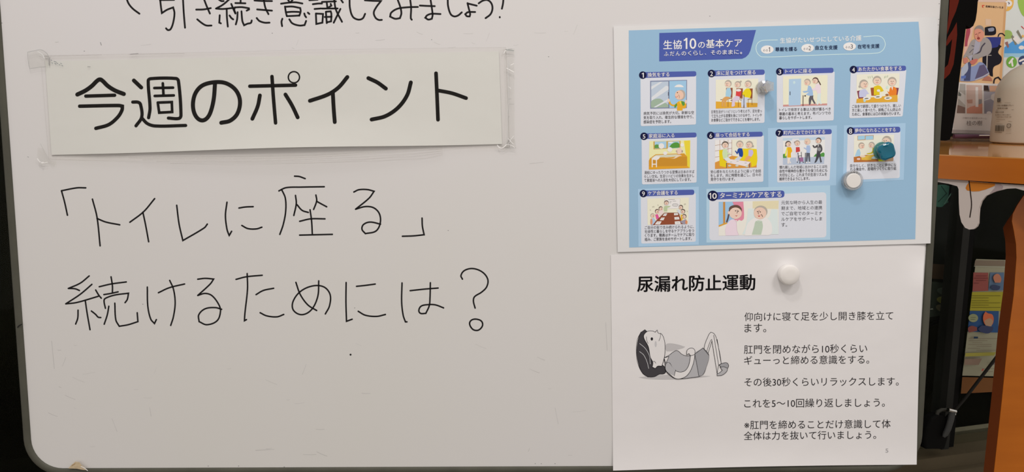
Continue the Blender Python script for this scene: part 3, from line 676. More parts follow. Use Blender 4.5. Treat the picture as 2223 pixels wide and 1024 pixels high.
def pic4(a):
    a.quad((188, 240), (895, 218), (880, 640), (185, 660), (238, 226, 192)); a.poly([(193, 512), (290, 490), (300, 640), (220, 650)], (122, 58, 72)); a.poly([(415, 460), (500, 450), (520, 590), (430, 590)], (150, 80, 50)); a.poly([(790, 455), (882, 460), (855, 610), (780, 600)], (122, 58, 72))
    a.spoly([(230, 520), (270, 490), (330, 480), (365, 520), (395, 560), (350, 570), (340, 605), (230, 615)], (186, 184, 206)); a.spoly([(470, 440), (540, 418), (590, 440), (635, 510), (590, 525), (565, 520), (565, 580), (470, 580)], (212, 182, 34)); a.spoly([(690, 510), (720, 530), (745, 450), (800, 440), (845, 480), (840, 600), (740, 600), (715, 560)], (220, 120, 40)); a.poly([(755, 440), (785, 440), (778, 500)], (238, 232, 220))
    a.quad((190, 640), (860, 575), (862, 690), (180, 708), (212, 158, 56))
    for x, y in ((355, 635), (540, 608), (705, 628)): a.ell(x, y, 64, 28, (226, 224, 222), -4); a.ell(x - 5, y, 34, 10, (110, 110, 90), -4)
    a.ell(548, 505, 28, 20, (232, 230, 228)); a.ell(688, 575, 28, 18, (150, 100, 70)); a.ell(690, 450, 18, 26, (196, 214, 196)); a.ell(318, 670, 20, 24, (170, 200, 214))
    for x, y in ((375, 270), (405, 268), (440, 262), (650, 270), (672, 262), (700, 255)): a.line([(x, y), (x + (8 if x < 500 else -4), y + 30)], 0.7, (120, 150, 110))
    head(a, 305, 395, 72, face=1, bun=(-66, 42)); head(a, 525, 335, 72, face=0); head(a, 772, 352, 72, face=0)
def pic5(a):
    a.quad((235, 205), (935, 190), (930, 665), (225, 690), (242, 216, 160)); a.quad((825, 200), (932, 192), (928, 668), (885, 640), (222, 196, 60)); a.quad((303, 212), (768, 200), (765, 325), (305, 348), (190, 150, 70))
    for x0, x1 in ((325, 525), (550, 748)): a.quad((x0, 215), (x1, 208), (x1, 325), (x0, 335), (160, 190, 214))
    a.spoly([(325, 280), (360, 262), (400, 275), (420, 325), (325, 330)], (92, 142, 66)); a.spoly([(575, 310), (610, 260), (670, 228), (730, 235), (750, 270), (750, 318), (600, 325)], (84, 140, 56)); a.ell(600, 228, 40, 14, (226, 230, 232))
    a.poly([(225, 540), (245, 500), (340, 432), (700, 420), (830, 415), (880, 470), (882, 650), (925, 665), (225, 692)], (202, 142, 44)); a.poly([(265, 500), (345, 445), (700, 432), (790, 460), (600, 480), (400, 485), (300, 520)], (200, 196, 170)); a.poly([(400, 490), (640, 505), (700, 470), (880, 476), (882, 640), (380, 660), (290, 600), (300, 520)], (190, 132, 42)); a.poly([(225, 640), (882, 630), (925, 665), (225, 692)], (212, 150, 40))
    a.spoly([(270, 520), (330, 465), (425, 468), (375, 525)], (224, 212, 204)); 
    for x in (283, 355): a.line([(x, 525), (x, 645)], 2.2, (236, 222, 205), sm=False)
    a.line([(283, 602), (355, 600)], 2.2, (236, 222, 205), sm=False); a.spoly([(430, 470), (520, 485), (640, 500), (720, 445), (790, 450), (740, 470), (660, 505), (560, 495)], (232, 196, 170))
    a.ell(745, 375, 50, 58, (232, 190, 172)); a.ell(795, 380, 12, 20, (160, 140, 130)); a.ell(700, 375, 14, 10, (170, 150, 140)); a.line([(700, 390), (712, 400)], 0.7, OUT)
    for x, y, rx, ry in ((440, 290, 48, 48), (585, 350, 42, 42), (795, 272, 32, 32), (505, 412, 36, 30)): a.ell(x, y, rx, ry, (234, 230, 220))
def pic6(a):
    a.quad((175, 228), (890, 208), (888, 695), (175, 720), (238, 222, 192)); a.quad((178, 228), (465, 220), (460, 510), (178, 600), (232, 226, 214))
    for x in (258, 330, 400, 463): a.line([(x, 225), (x, 520)], 0.8, (160, 120, 96), sm=False)
    for y in (320, 415, 520): a.line([(178, y), (463, y - 48)], 0.8, (160, 120, 96), sm=False)
    a.poly([(175, 610), (470, 495), (888, 560), (888, 695), (175, 720)], (206, 140, 60)); a.spoly([(640, 372), (880, 380), (890, 400), (888, 640), (800, 690), (780, 600), (660, 580), (500, 560), (520, 530), (640, 480)], (222, 194, 30)); a.spoly([(245, 400), (310, 395), (320, 560), (375, 600), (365, 695), (255, 670)], (218, 190, 28))
    a.spoly([(315, 380), (375, 378), (395, 450), (440, 440), (440, 465), (390, 475), (400, 545), (320, 550), (300, 460)], (192, 206, 160)); a.spoly([(575, 372), (640, 370), (655, 440), (645, 510), (600, 525), (575, 440), (555, 475), (515, 415), (530, 405), (550, 435)], (34, 66, 140)); a.spoly([(750, 395), (815, 392), (830, 450), (800, 510), (745, 500)], (190, 172, 208)); a.spoly([(690, 545), (730, 500), (800, 510), (760, 560), (680, 590)], (226, 158, 100)); a.spoly([(510, 560), (580, 510), (640, 520), (580, 575)], (196, 196, 204)); a.spoly([(330, 545), (400, 520), (440, 560), (380, 590)], (206, 210, 220))
    a.poly([(365, 610), (440, 555), (785, 600), (715, 680)], (222, 208, 204))
    for l in ([(372, 620), (372, 700)], [(765, 630), (765, 695)]): a.line(l, 1.6, (100, 80, 90), sm=False)
    for x, y in ((448, 600), (560, 585), (698, 615)): a.ell(x, y, 20, 12, (238, 236, 230)); a.line([(x - 14, y + 4), (x + 16, y + 4)], 0.7, (120, 120, 110))
    for x, y in ((425, 665), (550, 665), (720, 675)): a.ell(x, y, 28, 16, (196, 196, 180))
    head(a, 350, 305, 58, hair=(96, 86, 76), face=0); head(a, 600, 295, 60, face=0); head(a, 765, 303, 60, face=-1, bun=(60, 28))
def pic7(a):
    a.quad((188, 225), (880, 208), (870, 645), (188, 660), (218, 218, 220)); a.quad((188, 222), (880, 205), (878, 250), (188, 268), (182, 196, 212)); a.quad((188, 550), (872, 530), (866, 645), (188, 662), (172, 180, 194)); a.quad((340, 235), (450, 232), (450, 540), (340, 545), (214, 208, 206))
    a.spoly([(188, 490), (215, 482), (240, 500), (250, 550), (188, 553)], (80, 136, 66)); a.spoly([(690, 530), (730, 480), (770, 500), (850, 460), (872, 480), (868, 530)], (80, 140, 66))
    a.spoly([(255, 375), (320, 372), (340, 440), (320, 470), (322, 545), (255, 545), (262, 450)], (226, 166, 30)); a.spoly([(250, 375), (262, 380), (245, 500), (225, 535), (220, 500)], (228, 214, 70)); a.spoly([(262, 545), (320, 545), (300, 590), (325, 635), (300, 640), (285, 590), (290, 645), (262, 645)], (224, 206, 196))
    a.spoly([(400, 375), (460, 372), (470, 440), (450, 450), (400, 460)], (192, 64, 62)); a.spoly([(400, 460), (450, 455), (440, 600), (410, 610)], (206, 200, 210)); a.poly([(445, 545), (520, 540), (525, 610), (460, 615)], (150, 100, 136))
    for l in ([(438, 470), (438, 600)], [(490, 455), (495, 540)], [(445, 520), (495, 515)], [(430, 470), (470, 630)]): a.line(l, 1.2, (70, 64, 74), sm=False)
    for x, y in ((425, 620), (465, 632), (522, 622)): a.ell(x, y, 9, 9, (50, 46, 54))
    a.spoly([(580, 345), (630, 345), (640, 400), (630, 470), (570, 465), (575, 420), (525, 385), (545, 380), (570, 395)], (160, 176, 204)); a.spoly([(570, 465), (632, 470), (638, 612), (615, 612), (602, 510), (590, 612), (565, 612)], (88, 90, 98)); a.line([(556, 470), (554, 635)], 1.3, (40, 40, 50), sm=False)
    a.spoly([(760, 330), (810, 330), (838, 400), (825, 445), (790, 470), (745, 465), (755, 375), (700, 385), (672, 345), (690, 340), (712, 365)], (78, 74, 76)); a.ell(785, 408, 30, 30, (140, 138, 138)); a.poly([(762, 335), (778, 332), (768, 380)], (232, 230, 228)); a.spoly([(745, 460), (800, 462), (810, 540), (828, 615), (805, 630), (785, 530), (735, 620), (705, 632), (730, 560)], (68, 66, 70))
    for x in (575, 622): a.ell(x, 625, 16, 8, (232, 232, 234))
    head(a, 275, 318, 48, hair=(92, 78, 74), face=1, bun=(-38, 32)); head(a, 425, 305, 44, hair=(160, 140, 126), face=0, bun=(-44, -14)); head(a, 592, 278, 50, hair=(206, 184, 160), face=-1); head(a, 775, 262, 46, hair=(98, 72, 62), face=-1)
def pic8(a):
    a.quad((225, 195), (800, 178), (785, 545), (220, 560), (238, 226, 194)); a.quad((272, 195), (508, 186), (505, 250), (274, 262), (180, 140, 96))
    for x0, x1 in ((280, 380), (390, 500)): a.quad((x0, 200), (x1, 194), (x1, 246), (x0, 254), (154, 190, 216))
    a.poly([(235, 490), (270, 400), (300, 380), (320, 440), (310, 490)], (160, 190, 222)); a.spoly([(490, 370), (535, 365), (560, 430), (568, 478), (515, 490), (520, 420), (470, 455), (410, 460), (405, 448), (480, 425)], (190, 172, 40)); a.poly([(220, 500), (400, 470), (790, 470), (786, 558), (222, 575)], (176, 106, 52)); a.poly([(330, 500), (440, 470), (700, 470), (660, 530), (420, 545), (330, 540)], (214, 174, 70)); a.poly([(570, 530), (640, 485), (720, 495), (660, 560), (580, 560)], (206, 204, 40)); a.poly([(660, 555), (770, 480), (786, 556)], (170, 140, 110)); a.poly([(470, 520), (500, 490), (570, 488), (565, 528)], (170, 196, 214)); a.line([(472, 530), (565, 536), (578, 505)], 1.1, (90, 70, 70)); a.ell(290, 528, 26, 14, (236, 190, 180)); a.ell(627, 495, 17, 17, (70, 20, 22)); a.ell(350, 490, 40, 16, (232, 196, 170))
    head(a, 332, 335, 45, face=1); head(a, 478, 325, 43, face=-1); head(a, 695, 265, 68, face=-1)
def pic9(a):
    a.quad((185, 225), (845, 208), (835, 628), (190, 645), (236, 224, 188)); a.quad((455, 230), (708, 226), (700, 382), (455, 392), (190, 180, 174)); a.quad((460, 234), (703, 230), (696, 377), (460, 386), (226, 222, 218))
    for l in ([(520, 245), (620, 242)], [(540, 275), (570, 272)], [(590, 268), (640, 266)], [(600, 328), (655, 326)], [(540, 292), (560, 292)]): a.line(l, 0.7, (120, 115, 115))
    a.line([(628 + 45 * math.cos(t), 327 + 22 * math.sin(t)) for t in [2 * math.pi * k / 12 for k in range(13)]], 0.6, (90, 90, 96))
    a.spoly([(460, 345), (510, 340), (560, 345), (572, 310), (560, 340), (530, 365), (505, 370), (500, 430), (450, 430), (445, 380)], (176, 186, 146)); 
    a.poly([(255, 645), (455, 450), (680, 448), (745, 630)], (138, 72, 48)); a.line([(255, 646), (455, 452), (680, 450), (745, 632)], 0.7, (100, 50, 36), sm=False)
    for p in ([(305, 635), (340, 588), (412, 586), (385, 636)], [(383, 568), (408, 528), (462, 526), (440, 570)], [(430, 500), (455, 462), (502, 460), (480, 500)], [(608, 458), (668, 454), (676, 486), (610, 490)], [(614, 520), (684, 515), (696, 555), (618, 560)], [(620, 588), (700, 583), (718, 630), (624, 634)]):
        a.poly(p, (226, 222, 218)); cx = sum(q[0] for q in p) / 4; cy = sum(q[1] for q in p) / 4; a.line([(cx - 18, cy), (cx + 18, cy - 2)], 0.6, (130, 125, 125))
    for p, c in (([(235, 560), (290, 530), (320, 580), (270, 640), (240, 640)], (168, 186, 212)), ([(310, 480), (350, 470), (375, 530), (330, 560)], (212, 84, 140)), ([(370, 410), (420, 410), (440, 440), (400, 500), (370, 470)], (232, 196, 190)), ([(650, 400), (700, 410), (720, 480), (690, 470)], (200, 202, 214)), ([(715, 480), (750, 480), (745, 560), (720, 580)], (232, 170, 50)), ([(700, 590), (800, 550), (820, 620), (760, 630)], (150, 140, 150))): a.spoly(p, c)
    a.ell(250, 590, 18, 50, (206, 140, 110)); a.ell(805, 600, 18, 30, (206, 130, 90))
    for x, y, r_, h_, f in ((268, 492, 34, HG, 1), (340, 425, 34, (88, 66, 60), 1), (398, 380, 32, (80, 66, 60), 1), (488, 290, 36, (90, 72, 64), 0), (718, 360, 34, (80, 66, 60), -1), (752, 425, 34, (80, 60, 58), -1), (772, 505, 34, (88, 72, 66), -1)): head(a, x, y, r_, h_, face=f)
    for x, y in ((230, 400), (268, 350), (285, 345), (352, 322), (770, 310), (785, 305), (815, 420)): a.line([(x, y), (x + 8, y + 12)], 0.6, (110, 100, 90))
def pic10(a):
    a.quad((270, 290), (1270, 268), (1265, 830), (270, 855), (232, 224, 200)); a.quad((270, 290), (680, 285), (520, 600), (270, 700), (150, 182, 206)); a.quad((835, 282), (1270, 270), (1262, 410), (835, 400), (214, 200, 164))
    a.spoly([(500, 290), (680, 287), (690, 560), (650, 605), (610, 590), (580, 610), (530, 585), (545, 420)], (212, 130, 148)); a.quad((343, 292), (378, 291), (378, 650), (345, 660), (190, 130, 62)); a.poly([(270, 680), (400, 630), (418, 650), (270, 708)], (206, 150, 60))
    a.spoly([(660, 830), (720, 700), (760, 400), (840, 405), (870, 560), (1090, 560), (1150, 410), (1250, 420), (1262, 830)], (206, 212, 222)); a.spoly([(705, 855), (725, 740), (760, 640), (880, 555), (1060, 560), (1140, 640), (1160, 760), (1130, 835), (1000, 845)], (226, 220, 216)); a.spoly([(820, 838), (860, 700), (890, 610), (990, 605), (1005, 700), (975, 838)], (178, 188, 166))
    a.spoly([(385, 850), (380, 740), (430, 630), (500, 580), (560, 620), (575, 750), (600, 845), (540, 850)], (224, 198, 204)); a.line([(562, 620), (572, 760), (600, 838)], 0.7, (200, 170, 180))
    a.line([(440, 490), (425, 560), (405, 620)], 3.4, (84, 70, 76)); a.ell(545, 450, 108, 106, (100, 72, 62), n=28); a.ell(550, 480, 104, 96, (230, 190, 172), n=28); a.ell(435, 470, 16, 26, (230, 190, 172)); a.spoly([(440, 440), (450, 380), (520, 345), (600, 350), (650, 400), (655, 445), (610, 400), (560, 375), (490, 395)], (100, 72, 62))
    a.ell(970, 450, 112, 98, (172, 160, 146), n=28); a.ell(958, 480, 104, 98, (226, 186, 166), n=28)
    for x, y in ((550, 440), (594, 446), (916, 452), (962, 458)): a.ell(x, y, 9, 10, OUT, n=10)
    a.line([(576, 425), (582, 470), (570, 478)], 0.8, OUT); a.line([(945, 432), (925, 480), (938, 495)], 0.8, OUT); a.poly([(540, 512), (562, 520), (585, 512), (565, 532)], (180, 50, 56)); a.poly([(918, 515), (940, 522), (966, 515), (942, 540)], (180, 50, 56)); a.line([(975, 500), (992, 515), (1000, 540)], 1.0, OUT); a.poly([(530, 585), (550, 600), (575, 590), (565, 620)], (236, 230, 228)); a.line([(900, 610), (930, 630), (990, 612)], 0.8, (210, 214, 200))

HALO, CARD = (168, 192, 208), (205, 203, 208)
cards = [  # crop frame, circle, bar right end, card quad (crop coords), title, title x0 x1, lines (text, x_end), x0, y1, dy, picture
 (1, (1380, 140, 7.313), (113, 168), 962, ((75, 185), (960, 170), (958, 952), (80, 978)), '換気をする', 190, 535, [('病気予防には換気が大切。新鮮な空', 925), ('気を取り入れ、衛生的な環境を守り、', 918), ('感染症を予防します。', 562)], 125, 778, 67, pic1),
 (2, (1530, 140, 7.3125), (107, 142), 950, ((65, 160), (955, 135), (948, 925), (65, 952)), '床に足をつけて座る', 185, 805, [('日常生活がリハビリという考えの下、足を使っ', 905), ('て立ち上がる習慣を身につける中で、トイレや', 905), ('お食事などご自分でできることを増やします。', 875)], 105, 753, 65, pic2),
 (3, (1680, 140, 7.586), (98, 117), 982, ((48, 150), (1002, 118), (985, 920), (48, 955)), 'トイレに座る', 190, 620, [('トイレで排泄する事は人間が護るべき', 935), ('尊厳の基本と考えます。布パンツでの', 935), ('暮らしをサポートします。', 625)], 88, 748, 66, pic3),
 (4, (1835, 130, 7.586), (135, 158), 1000, ((90, 190), (1006, 165), (945, 930), (65, 960)), 'あたたかい食事をする', 215, 928, [('ご自身で調理して盛りつけたり、親しい', 915), ('方と楽しく食べたり。誤嚥(ごえん)防止の', 912), ('ために、食事前には口の体操も行います。', 905)], 112, 768, 64, pic4),
 (5, (1380, 280, 7.88), (143, 123), 1040, ((100, 150), (1048, 130), (1042, 915), (108, 948)), '家庭浴に入る', 225, 662, [('湯船にゆったりつかる習慣は日本のすば', 1003), ('らしい文化。生活リハビリの効果を生かし', 1000), ('て家庭浴への入浴を大切にしています。', 945)], 148, 746, 66, pic5),
 (6, (1530, 275, 7.88), (103, 148), 990, ((52, 175), (1012, 150), (1002, 940), (58, 978)), '座って会話をする', 185, 765, [('安心感を与えられるように座って会話', 962), ('をします。共に時間を過ごし、日々の', 962), ('見守りを行います。', 515)], 100, 772, 65, pic6),
 (7, (1675, 270, 7.587), (128, 140), 990, ((85, 165), (995, 140), (955, 920), (92, 955)), '町内におでかけをする', 200, 880, [('慣れ親しんだ地域に出かけることは社', 920), ('会性や精神的な豊かさを保つためにも', 918), ('大切なこと。これまでの生活リズムを', 912), ('維持できるようにします。', 625)], 128, 708, 63.5, pic7),
 (8, (1820, 265, 6.606), (175, 125), 888, ((133, 150), (890, 130), (880, 800), (115, 832)), '夢中になれることをする', 238, 820, [('自分らしく、好きなことに夢中にな', 830), ('れる機会や、居場所づくりに取り組', 830), ('みます。', 300)], 170, 626, 51, pic8),
 (9, (1380, 400, 7.313), (123, 145), 930, ((80, 165), (955, 140), (955, 910), (88, 940)), 'ケア会議をする', 195, 665, [('ご自分の街で住み続けられるように、', 925), ('社会性と暮らしを守るケアプランをつ', 928), ('くります。職員はチームでケアに取り', 928), ('組み、ご家族を含めサポートします。', 890)], 145, 688, 62, pic9)]
a = Art(S2, 0.00014)
a.quad((1667, 278), (1817, 272), (1815, 402), (1668, 407), (158, 184, 204)); a.quad((1832, 272), (1966, 267), (1962, 390), (1830, 397), (158, 184, 204)); a.quad((1385, 410), (1517, 405), (1517, 531), (1386, 535), (160, 186, 206)); a.quad((1533.5, 409.8), (1802.2, 402), (1802.2, 520), (1533.5, 526.5), HALO)
a.build('pale_panel', PRINT, post)
for nn, fr, cc, xr, q, title, tx0, tx1, lines, lx, ly, dy, pic in cards:
    sl = -0.026
    a = Art(S2, 0.00020); a.at(*fr); a.rquad(*q, 28, CARD, rs=(0, 0.6, 1, 1))
    hh = 46; xa, ya = cc[0], cc[1]; yb = ya + (xr - xa) * sl * 0.75 - 5
    a.rquad((xa, ya - hh - 1), (xr, yb - hh + 4), (xr, yb + hh - 4), (xa, ya + hh), 36, (76, 88, 152), rs=(0, 1, 1, 0))
    card = a.build('care_card', PRINT, post)
    a = Art(S2, 0.00028, 0.000006); a.at(*fr); pic(a); a.build('picture', PRINT, card)
    a = Art(S2, 0.00030); a.at(*fr); rr = 8.2 * fr[2]
    a.ell(cc[0], cc[1], rr, rr, (18, 22, 58), n=28); w_ = 22 if nn != 1 else 16
    a.text(str(nn), cc[0] - w_, cc[1], cc[0] + w_, cc[1], (232, 232, 236), 0.012 if nn != 1 else 0.02, h=104)
    a.text(title, tx0, ya - 2 + (tx0 - xa) * sl, tx1, ya - 2 + (tx1 - xa) * sl, (228, 226, 232), 0.012, h=76 if fr[2] > 7 else 66)
    a.build('card_heading', PRINT, card)
    a = Art(S2, 0.00028); a.at(*fr)
    for i, (t_, xe) in enumerate(lines):
        if nn == 8 and i == 2: t_ = 'みます。'; 
        y0 = ly + i * dy; a.text(t_, lx, y0 - 2, xe, y0 - 2 + (xe - lx) * sl * 0.75, (70, 64, 66), 0.004, h=min(60, 58 * fr[2] / 7.5))
    a.build('caption', PRINT, card)
a = Art(S2, 0.00020); fr = (1525, 400, 7.666); a.at(*fr)
a.rquad((115, 200), (2060, 130), (2062, 882), (115, 932), 60, CARD, rs=(0, 1, 1, 1)); a.rquad((172, 132), (1364, 100), (1364, 218), (172, 254), 50, (72, 86, 152), rs=(0, 1, 1, 0)); card = a.build('care_card', PRINT, post)
card['label'] = 'wide bottom card with larger heading and picture'
a = Art(S2, 0.00028); a.at(*fr); pic10(a); a.build('picture', PRINT, card)
a = Art(S2, 0.00030); a.at(*fr); a.ell(172, 190, 87, 87, (18, 22, 58), n=32); a.text('1', 110, 190, 143, 190, (232, 232, 236), 0.01, h=132); a.text('0', 164, 188, 236, 188, (232, 232, 236), 0.03, h=132); a.text('ターミナルケアをする', 288, 187, 1315, 162, (230, 228, 234), 0.014); a.build('card_heading', PRINT, card)
a = Art(S2, 0.00028); a.at(*fr)
for t_, xe, y0 in (('元気な時から人生の最', 1992, 304), ('期まで、地域との連携', 1992, 396), ('でご自宅でのターミナ', 1992, 487), ('ルケアをサポートしま', 1992, 580), ('す。', 1408, 671)): a.text(t_, 1312, y0, xe, y0 - (xe - 1312) * 0.014, (66, 62, 66), 0.0)
a.build('caption', PRINT, card)

# ================================================================== EXERCISE SHEET
def d_sheet(px, py):
    b = max(0.0, (py - 880) / 140.0)
    return 0.0006 + 0.0036 * b ** 4 * (0.75 + 0.35 * gs(px, 1640, 160)) + 0.0030 * max(0, (px - 1935) / 55.0) ** 2 * min(1, max(0, py - 560) / 60)
def S3(px, py, L): return B(px, py, d_sheet(px, py) + L)
sh = sheet('exercise_sheet', S3, ((1326, 553), (2008, 532), (1990, 1008), (1331, 1021)), 44, 34, 0.00025, (210, 202, 197), PAPER,
           wob=lambda a_, b_: (-3.5 * math.sin(b_ * math.pi) * a_ ** 8 + 2 * a_ ** 8 * b_ * (1 - b_), -2.5 * math.sin(a_ * math.pi) * b_ ** 8))
tag(sh, 'white printed exercise sheet with a reclining figure drawing, hung under the blue poster', 'paper sheet')
a = Art(S3, 0.00010); a.at(1320, 530, 3.103)
a.text('尿漏れ防止運動', 198, 268, 990, 255, (12, 10, 12), 0.022, res=4)
a.build('heading', PRINT, sh)['label'] = 'bold black heading'
a = Art(S3, 0.00010); a.at(0, 0, 1); K1 = (34, 30, 32)
for t_, x0, y0, x1, y1 in [('仰向けに寝て足を少し開き膝を立て', 1616, 687.3, 1939, 684.6), ('ます。', 1616.3, 711.6, 1663.5, 711), ('肛門を閉めながら10秒くらい', 1615, 758.2, 1882.5, 755.8), ('ギューっと締める意識をする。', 1615.5, 782.2, 1887, 779.6), ('その後30秒くらいリラックスします。', 1616, 829, 1951, 827.2), ('これを5〜10回繰り返しましょう。', 1615.8, 875.3, 1921, 873), ('※肛門を締めることだけ意識して体', 1615.8, 922, 1933.5, 919.3), ('全体は力を抜いて行いましょう。', 1614.8, 945.5, 1902, 943)]:
    a.text(t_, x0, y0, x1, y1, K1, 0.0, res=4)
a.text('5', 1922.5, 977, 1928.5, 977, (150, 145, 142), h=12.5); a.build('body_text', PRINT, sh)
a = Art(S3, 0.00010, 0.00002); a.at(1320, 530, 3.103); K2 = (28, 25, 28); GY, GY2, SHD = (168, 163, 162), (150, 146, 146), (178, 171, 168)
PW = (210, 202, 197)
a.spoly([(205, 896), (300, 884), (420, 878), (560, 880), (690, 888), (600, 900), (440, 910), (280, 908)], SHD)
a.spoly([(380, 690), (400, 668), (460, 672), (520, 690), (500, 700), (400, 720)], SHD)
def ol_poly(pts, fill, w_=1.0): 
    a.spoly(pts, fill); a.line(list(pts) + [pts[0]], w_, K2)
hair_p = [(248, 575), (218, 600), (200, 660), (194, 730), (205, 800), (228, 860), (265, 890), (310, 892), (345, 875), (375, 872), (388, 860), (386, 830), (345, 800), (300, 760), (270, 660), (262, 590)]
a.spoly(hair_p, (62, 58, 60)); a.line(hair_p + [hair_p[0]], 1.2, K2)
a.line([(222, 590), (198, 640), (190, 720), (200, 800), (232, 868), (270, 895)], 0.7, K2)
for l in ([(213, 668), (250, 700), (278, 750), (285, 806)], [(212, 722), (240, 745), (262, 790), (274, 836)]): a.line(l, 0.9, (200, 196, 194))
# legs
ol_poly([(648, 700), (678, 610), (692, 592), (712, 600), (728, 628), (762, 800), (745, 815), (735, 870), (700, 650), (672, 738)], PW)
a.line([(662, 728), (690, 650), (698, 640), (735, 870)], 1.0, K2); a.line([(712, 612), (745, 815)], 1.0, K2); a.line([(735, 640), (762, 802)], 1.0, K2)
ol_poly([(748, 812), (775, 800), (800, 798), (812, 815), (805, 835), (790, 842), (770, 835)], GY2); ol_poly([(735, 872), (735, 885), (770, 880), (800, 855), (805, 835), (780, 825), (755, 828), (770, 848), (750, 866)], GY)
# body
ol_poly([(376, 765), (410, 748), (440, 725), (466, 716), (500, 742), (540, 752), (590, 735), (640, 698), (678, 745), (660, 830), (635, 880), (560, 898), (460, 905), (420, 885), (388, 850), (385, 815)], GY)
a.spoly([(585, 738), (640, 700), (678, 746), (660, 830), (635, 880), (612, 888), (598, 810)], GY2); a.line([(584, 738), (598, 810), (612, 888)], 1.0, K2); a.line([(588, 736), (640, 698), (680, 748)], 1.0, K2)
ol_poly([(378, 765), (410, 755), (395, 790), (388, 800)], PW)
# face
ol_poly([(262, 588), (300, 584), (318, 592), (331, 577), (338, 597), (362, 606), (380, 650), (384, 710), (378, 765), (362, 820), (335, 820), (318, 836), (298, 826), (302, 795), (285, 760), (272, 690), (240, 622)], PW)
a.ell(295, 637, 8, 11, K2); a.ell(321, 672, 7, 20, (184, 178, 176)); a.line([(355, 598), (352, 625), (343, 650)], 0.8, K2); a.line([(258, 622), (262, 650), (270, 668)], 0.8, K2); a.line([(298, 790), (312, 788), (322, 800)], 0.8, K2)
# arm
ol_poly([(388, 810), (400, 795), (416, 800), (440, 840), (480, 860), (520, 850), (545, 810), (556, 745), (585, 742), (575, 800), (550, 860), (515, 895), (460, 905), (410, 870), (388, 845)], PW); a.spoly([(390, 812), (400, 797), (414, 800), (440, 838), (455, 848), (446, 885), (410, 868), (390, 845)], GY); a.line([(455, 846), (446, 886)], 0.9, K2)
ol_poly([(530, 745), (532, 715), (552, 700), (575, 702), (586, 720), (584, 742), (556, 750), (545, 735)], PW)
a.build('figure_drawing', PRINT, sh)['label'] = 'black and grey drawing of a figure lying with raised knees'

# ================================================================== MAGNETS
def disc(name, px, py, base, prof, mat, label, n=32, part=None, lobes=0, amp=0, tw=0, ax=BN):
    p = B(px, py, base); t = empty(name, p, label, 'magnet', 'round magnets on the papers')
    return t, p
p = B(1708.5, 594, 0.0009); mg = empty('magnet', p, 'plain white round magnet near the top of the exercise sheet', 'magnet')
MB().lathe(p, BN, [(0.0094, 0), (0.0097, 0.001), (0.0100, 0.0065), (0.0097, 0.0080), (0.0088, 0.0088), (0.004, 0.0091), (0.0005, 0.0092)], 40).build('cap', WHITEP, mg, True)
MB().lathe(p - BN * 0.0004, BN, [(0.0072, 0), (0.0072, 0.0006)], 24).build('magnet_disc', RUBBER, mg)
p = S2(1846, 391.5, 0.0004); mg = empty('magnet', p, 'white round magnet with a clear rim at the lower corner of poster card eight', 'magnet')
MB().lathe(p, BN, [(0.0086, 0), (0.0094, 0.001), (0.0099, 0.004), (0.0096, 0.0066), (0.0088, 0.0074), (0.0074, 0.0070), (0.0074, 0.002), (0.001, 0.002)], 48).build('clear_rim', CLEAR, mg, True)
MB().lathe(p + BN * 0.0021, BN, [(0.0070, 0), (0.0071, 0.0052), (0.0066, 0.0058), (0.0005, 0.0059)], 40).build('cap', WHITEP, mg, True)
p = S2(1924, 329, 0.0004); mg = empty('magnet', p, 'teal translucent twisted knob magnet on the right of the poster', 'magnet')
MB().lathe(S2(1914, 327, 0.0004), BN, [(0.0082, 0), (0.0086, 0.001), (0.0082, 0.0022), (0.005, 0.003), (0.001, 0.0031)], 36).build('base', TEALB, mg, True)
ax2 = (BN + BU * 0.05).normalized()
MB().lathe(S2(1917, 328, 0.0030), ax2, [(0.0050, 0), (0.0068, 0.0015), (0.0082, 0.0040), (0.0086, 0.0060), (0.0080, 0.0078), (0.0066, 0.0085), (0.0042, 0.0079), (0.0005, 0.0076)], 48, lobes=4, amp=0.08, tw=60).build('knob', TEALP, mg, True)
p = S2(1656, 191, 0.0004); mg = empty('magnet', p, 'clear faceted knob magnet beside poster card two', 'magnet')
MB().lathe(p, BN, [(0.0066, 0), (0.0072, 0.001), (0.0066, 0.0022), (0.0045, 0.003)], 14).build('base', CLEAR, mg)
ax3 = (BN + BU * 0.12 + BV * 0.05).normalized()
MB().lathe(p + BN * 0.0028, ax3, [(0.0040, 0), (0.0036, 0.002), (0.0042, 0.005), (0.0054, 0.008), (0.0058, 0.010), (0.0050, 0.0115), (0.0030, 0.012), (0.0006, 0.0115)], 10, lobes=5, amp=0.12).build('knob', CLEAR, mg)
MB().lathe(p + BN * 0.0002, BN, [(0.003, 0), (0.003, 0.001), (0.0005, 0.0011)], 16).build('magnet_disc', STEEL, mg)

# ================================================================== TABLE ON THE RIGHT
ZS = 1.35 - 0.062
A0 = G(2040, 335, ZS); A1 = G(2223, 343, ZS); e = (A1 - A0).normalized(); ep = Vector((-e.y, e.x, 0))
if ep.y < 0: ep = -ep
TH = 0.034
table = empty('wooden_table', Vector((A0.x + 0.1, A0.y + 0.1, 0)), 'orange lacquered wooden table with scalloped white apron, right of the whiteboard', 'table')
P0 = A0 - e * 0.40; P1 = A0 + e * 0.32; P2 = P1 + ep * 0.80; P3 = P0 + ep * 0.80
dn = Vector((0, 0, -TH)); 
MB().hexa([p_ + dn for p_ in (P0, P1, P2, P3)], [p_ + Vector((0, 0, -0.0015)) for p_ in (P0, P1, P2, P3)]).build('tabletop', WOOD, table)
MB().hexa([p_ + Vector((0, 0, -0.0015)) for p_ in (P0 + e * .001, P1, P2, P3)], [P0 + e * .001, P1, P2, P3]).build('tabletop_veneer', WOODT, table)['label'] = 'glossy varnished top surface'
FN = -ep
def Fp(px, py, off): return plane_hit(px, py, A0 + FN * off, FN)
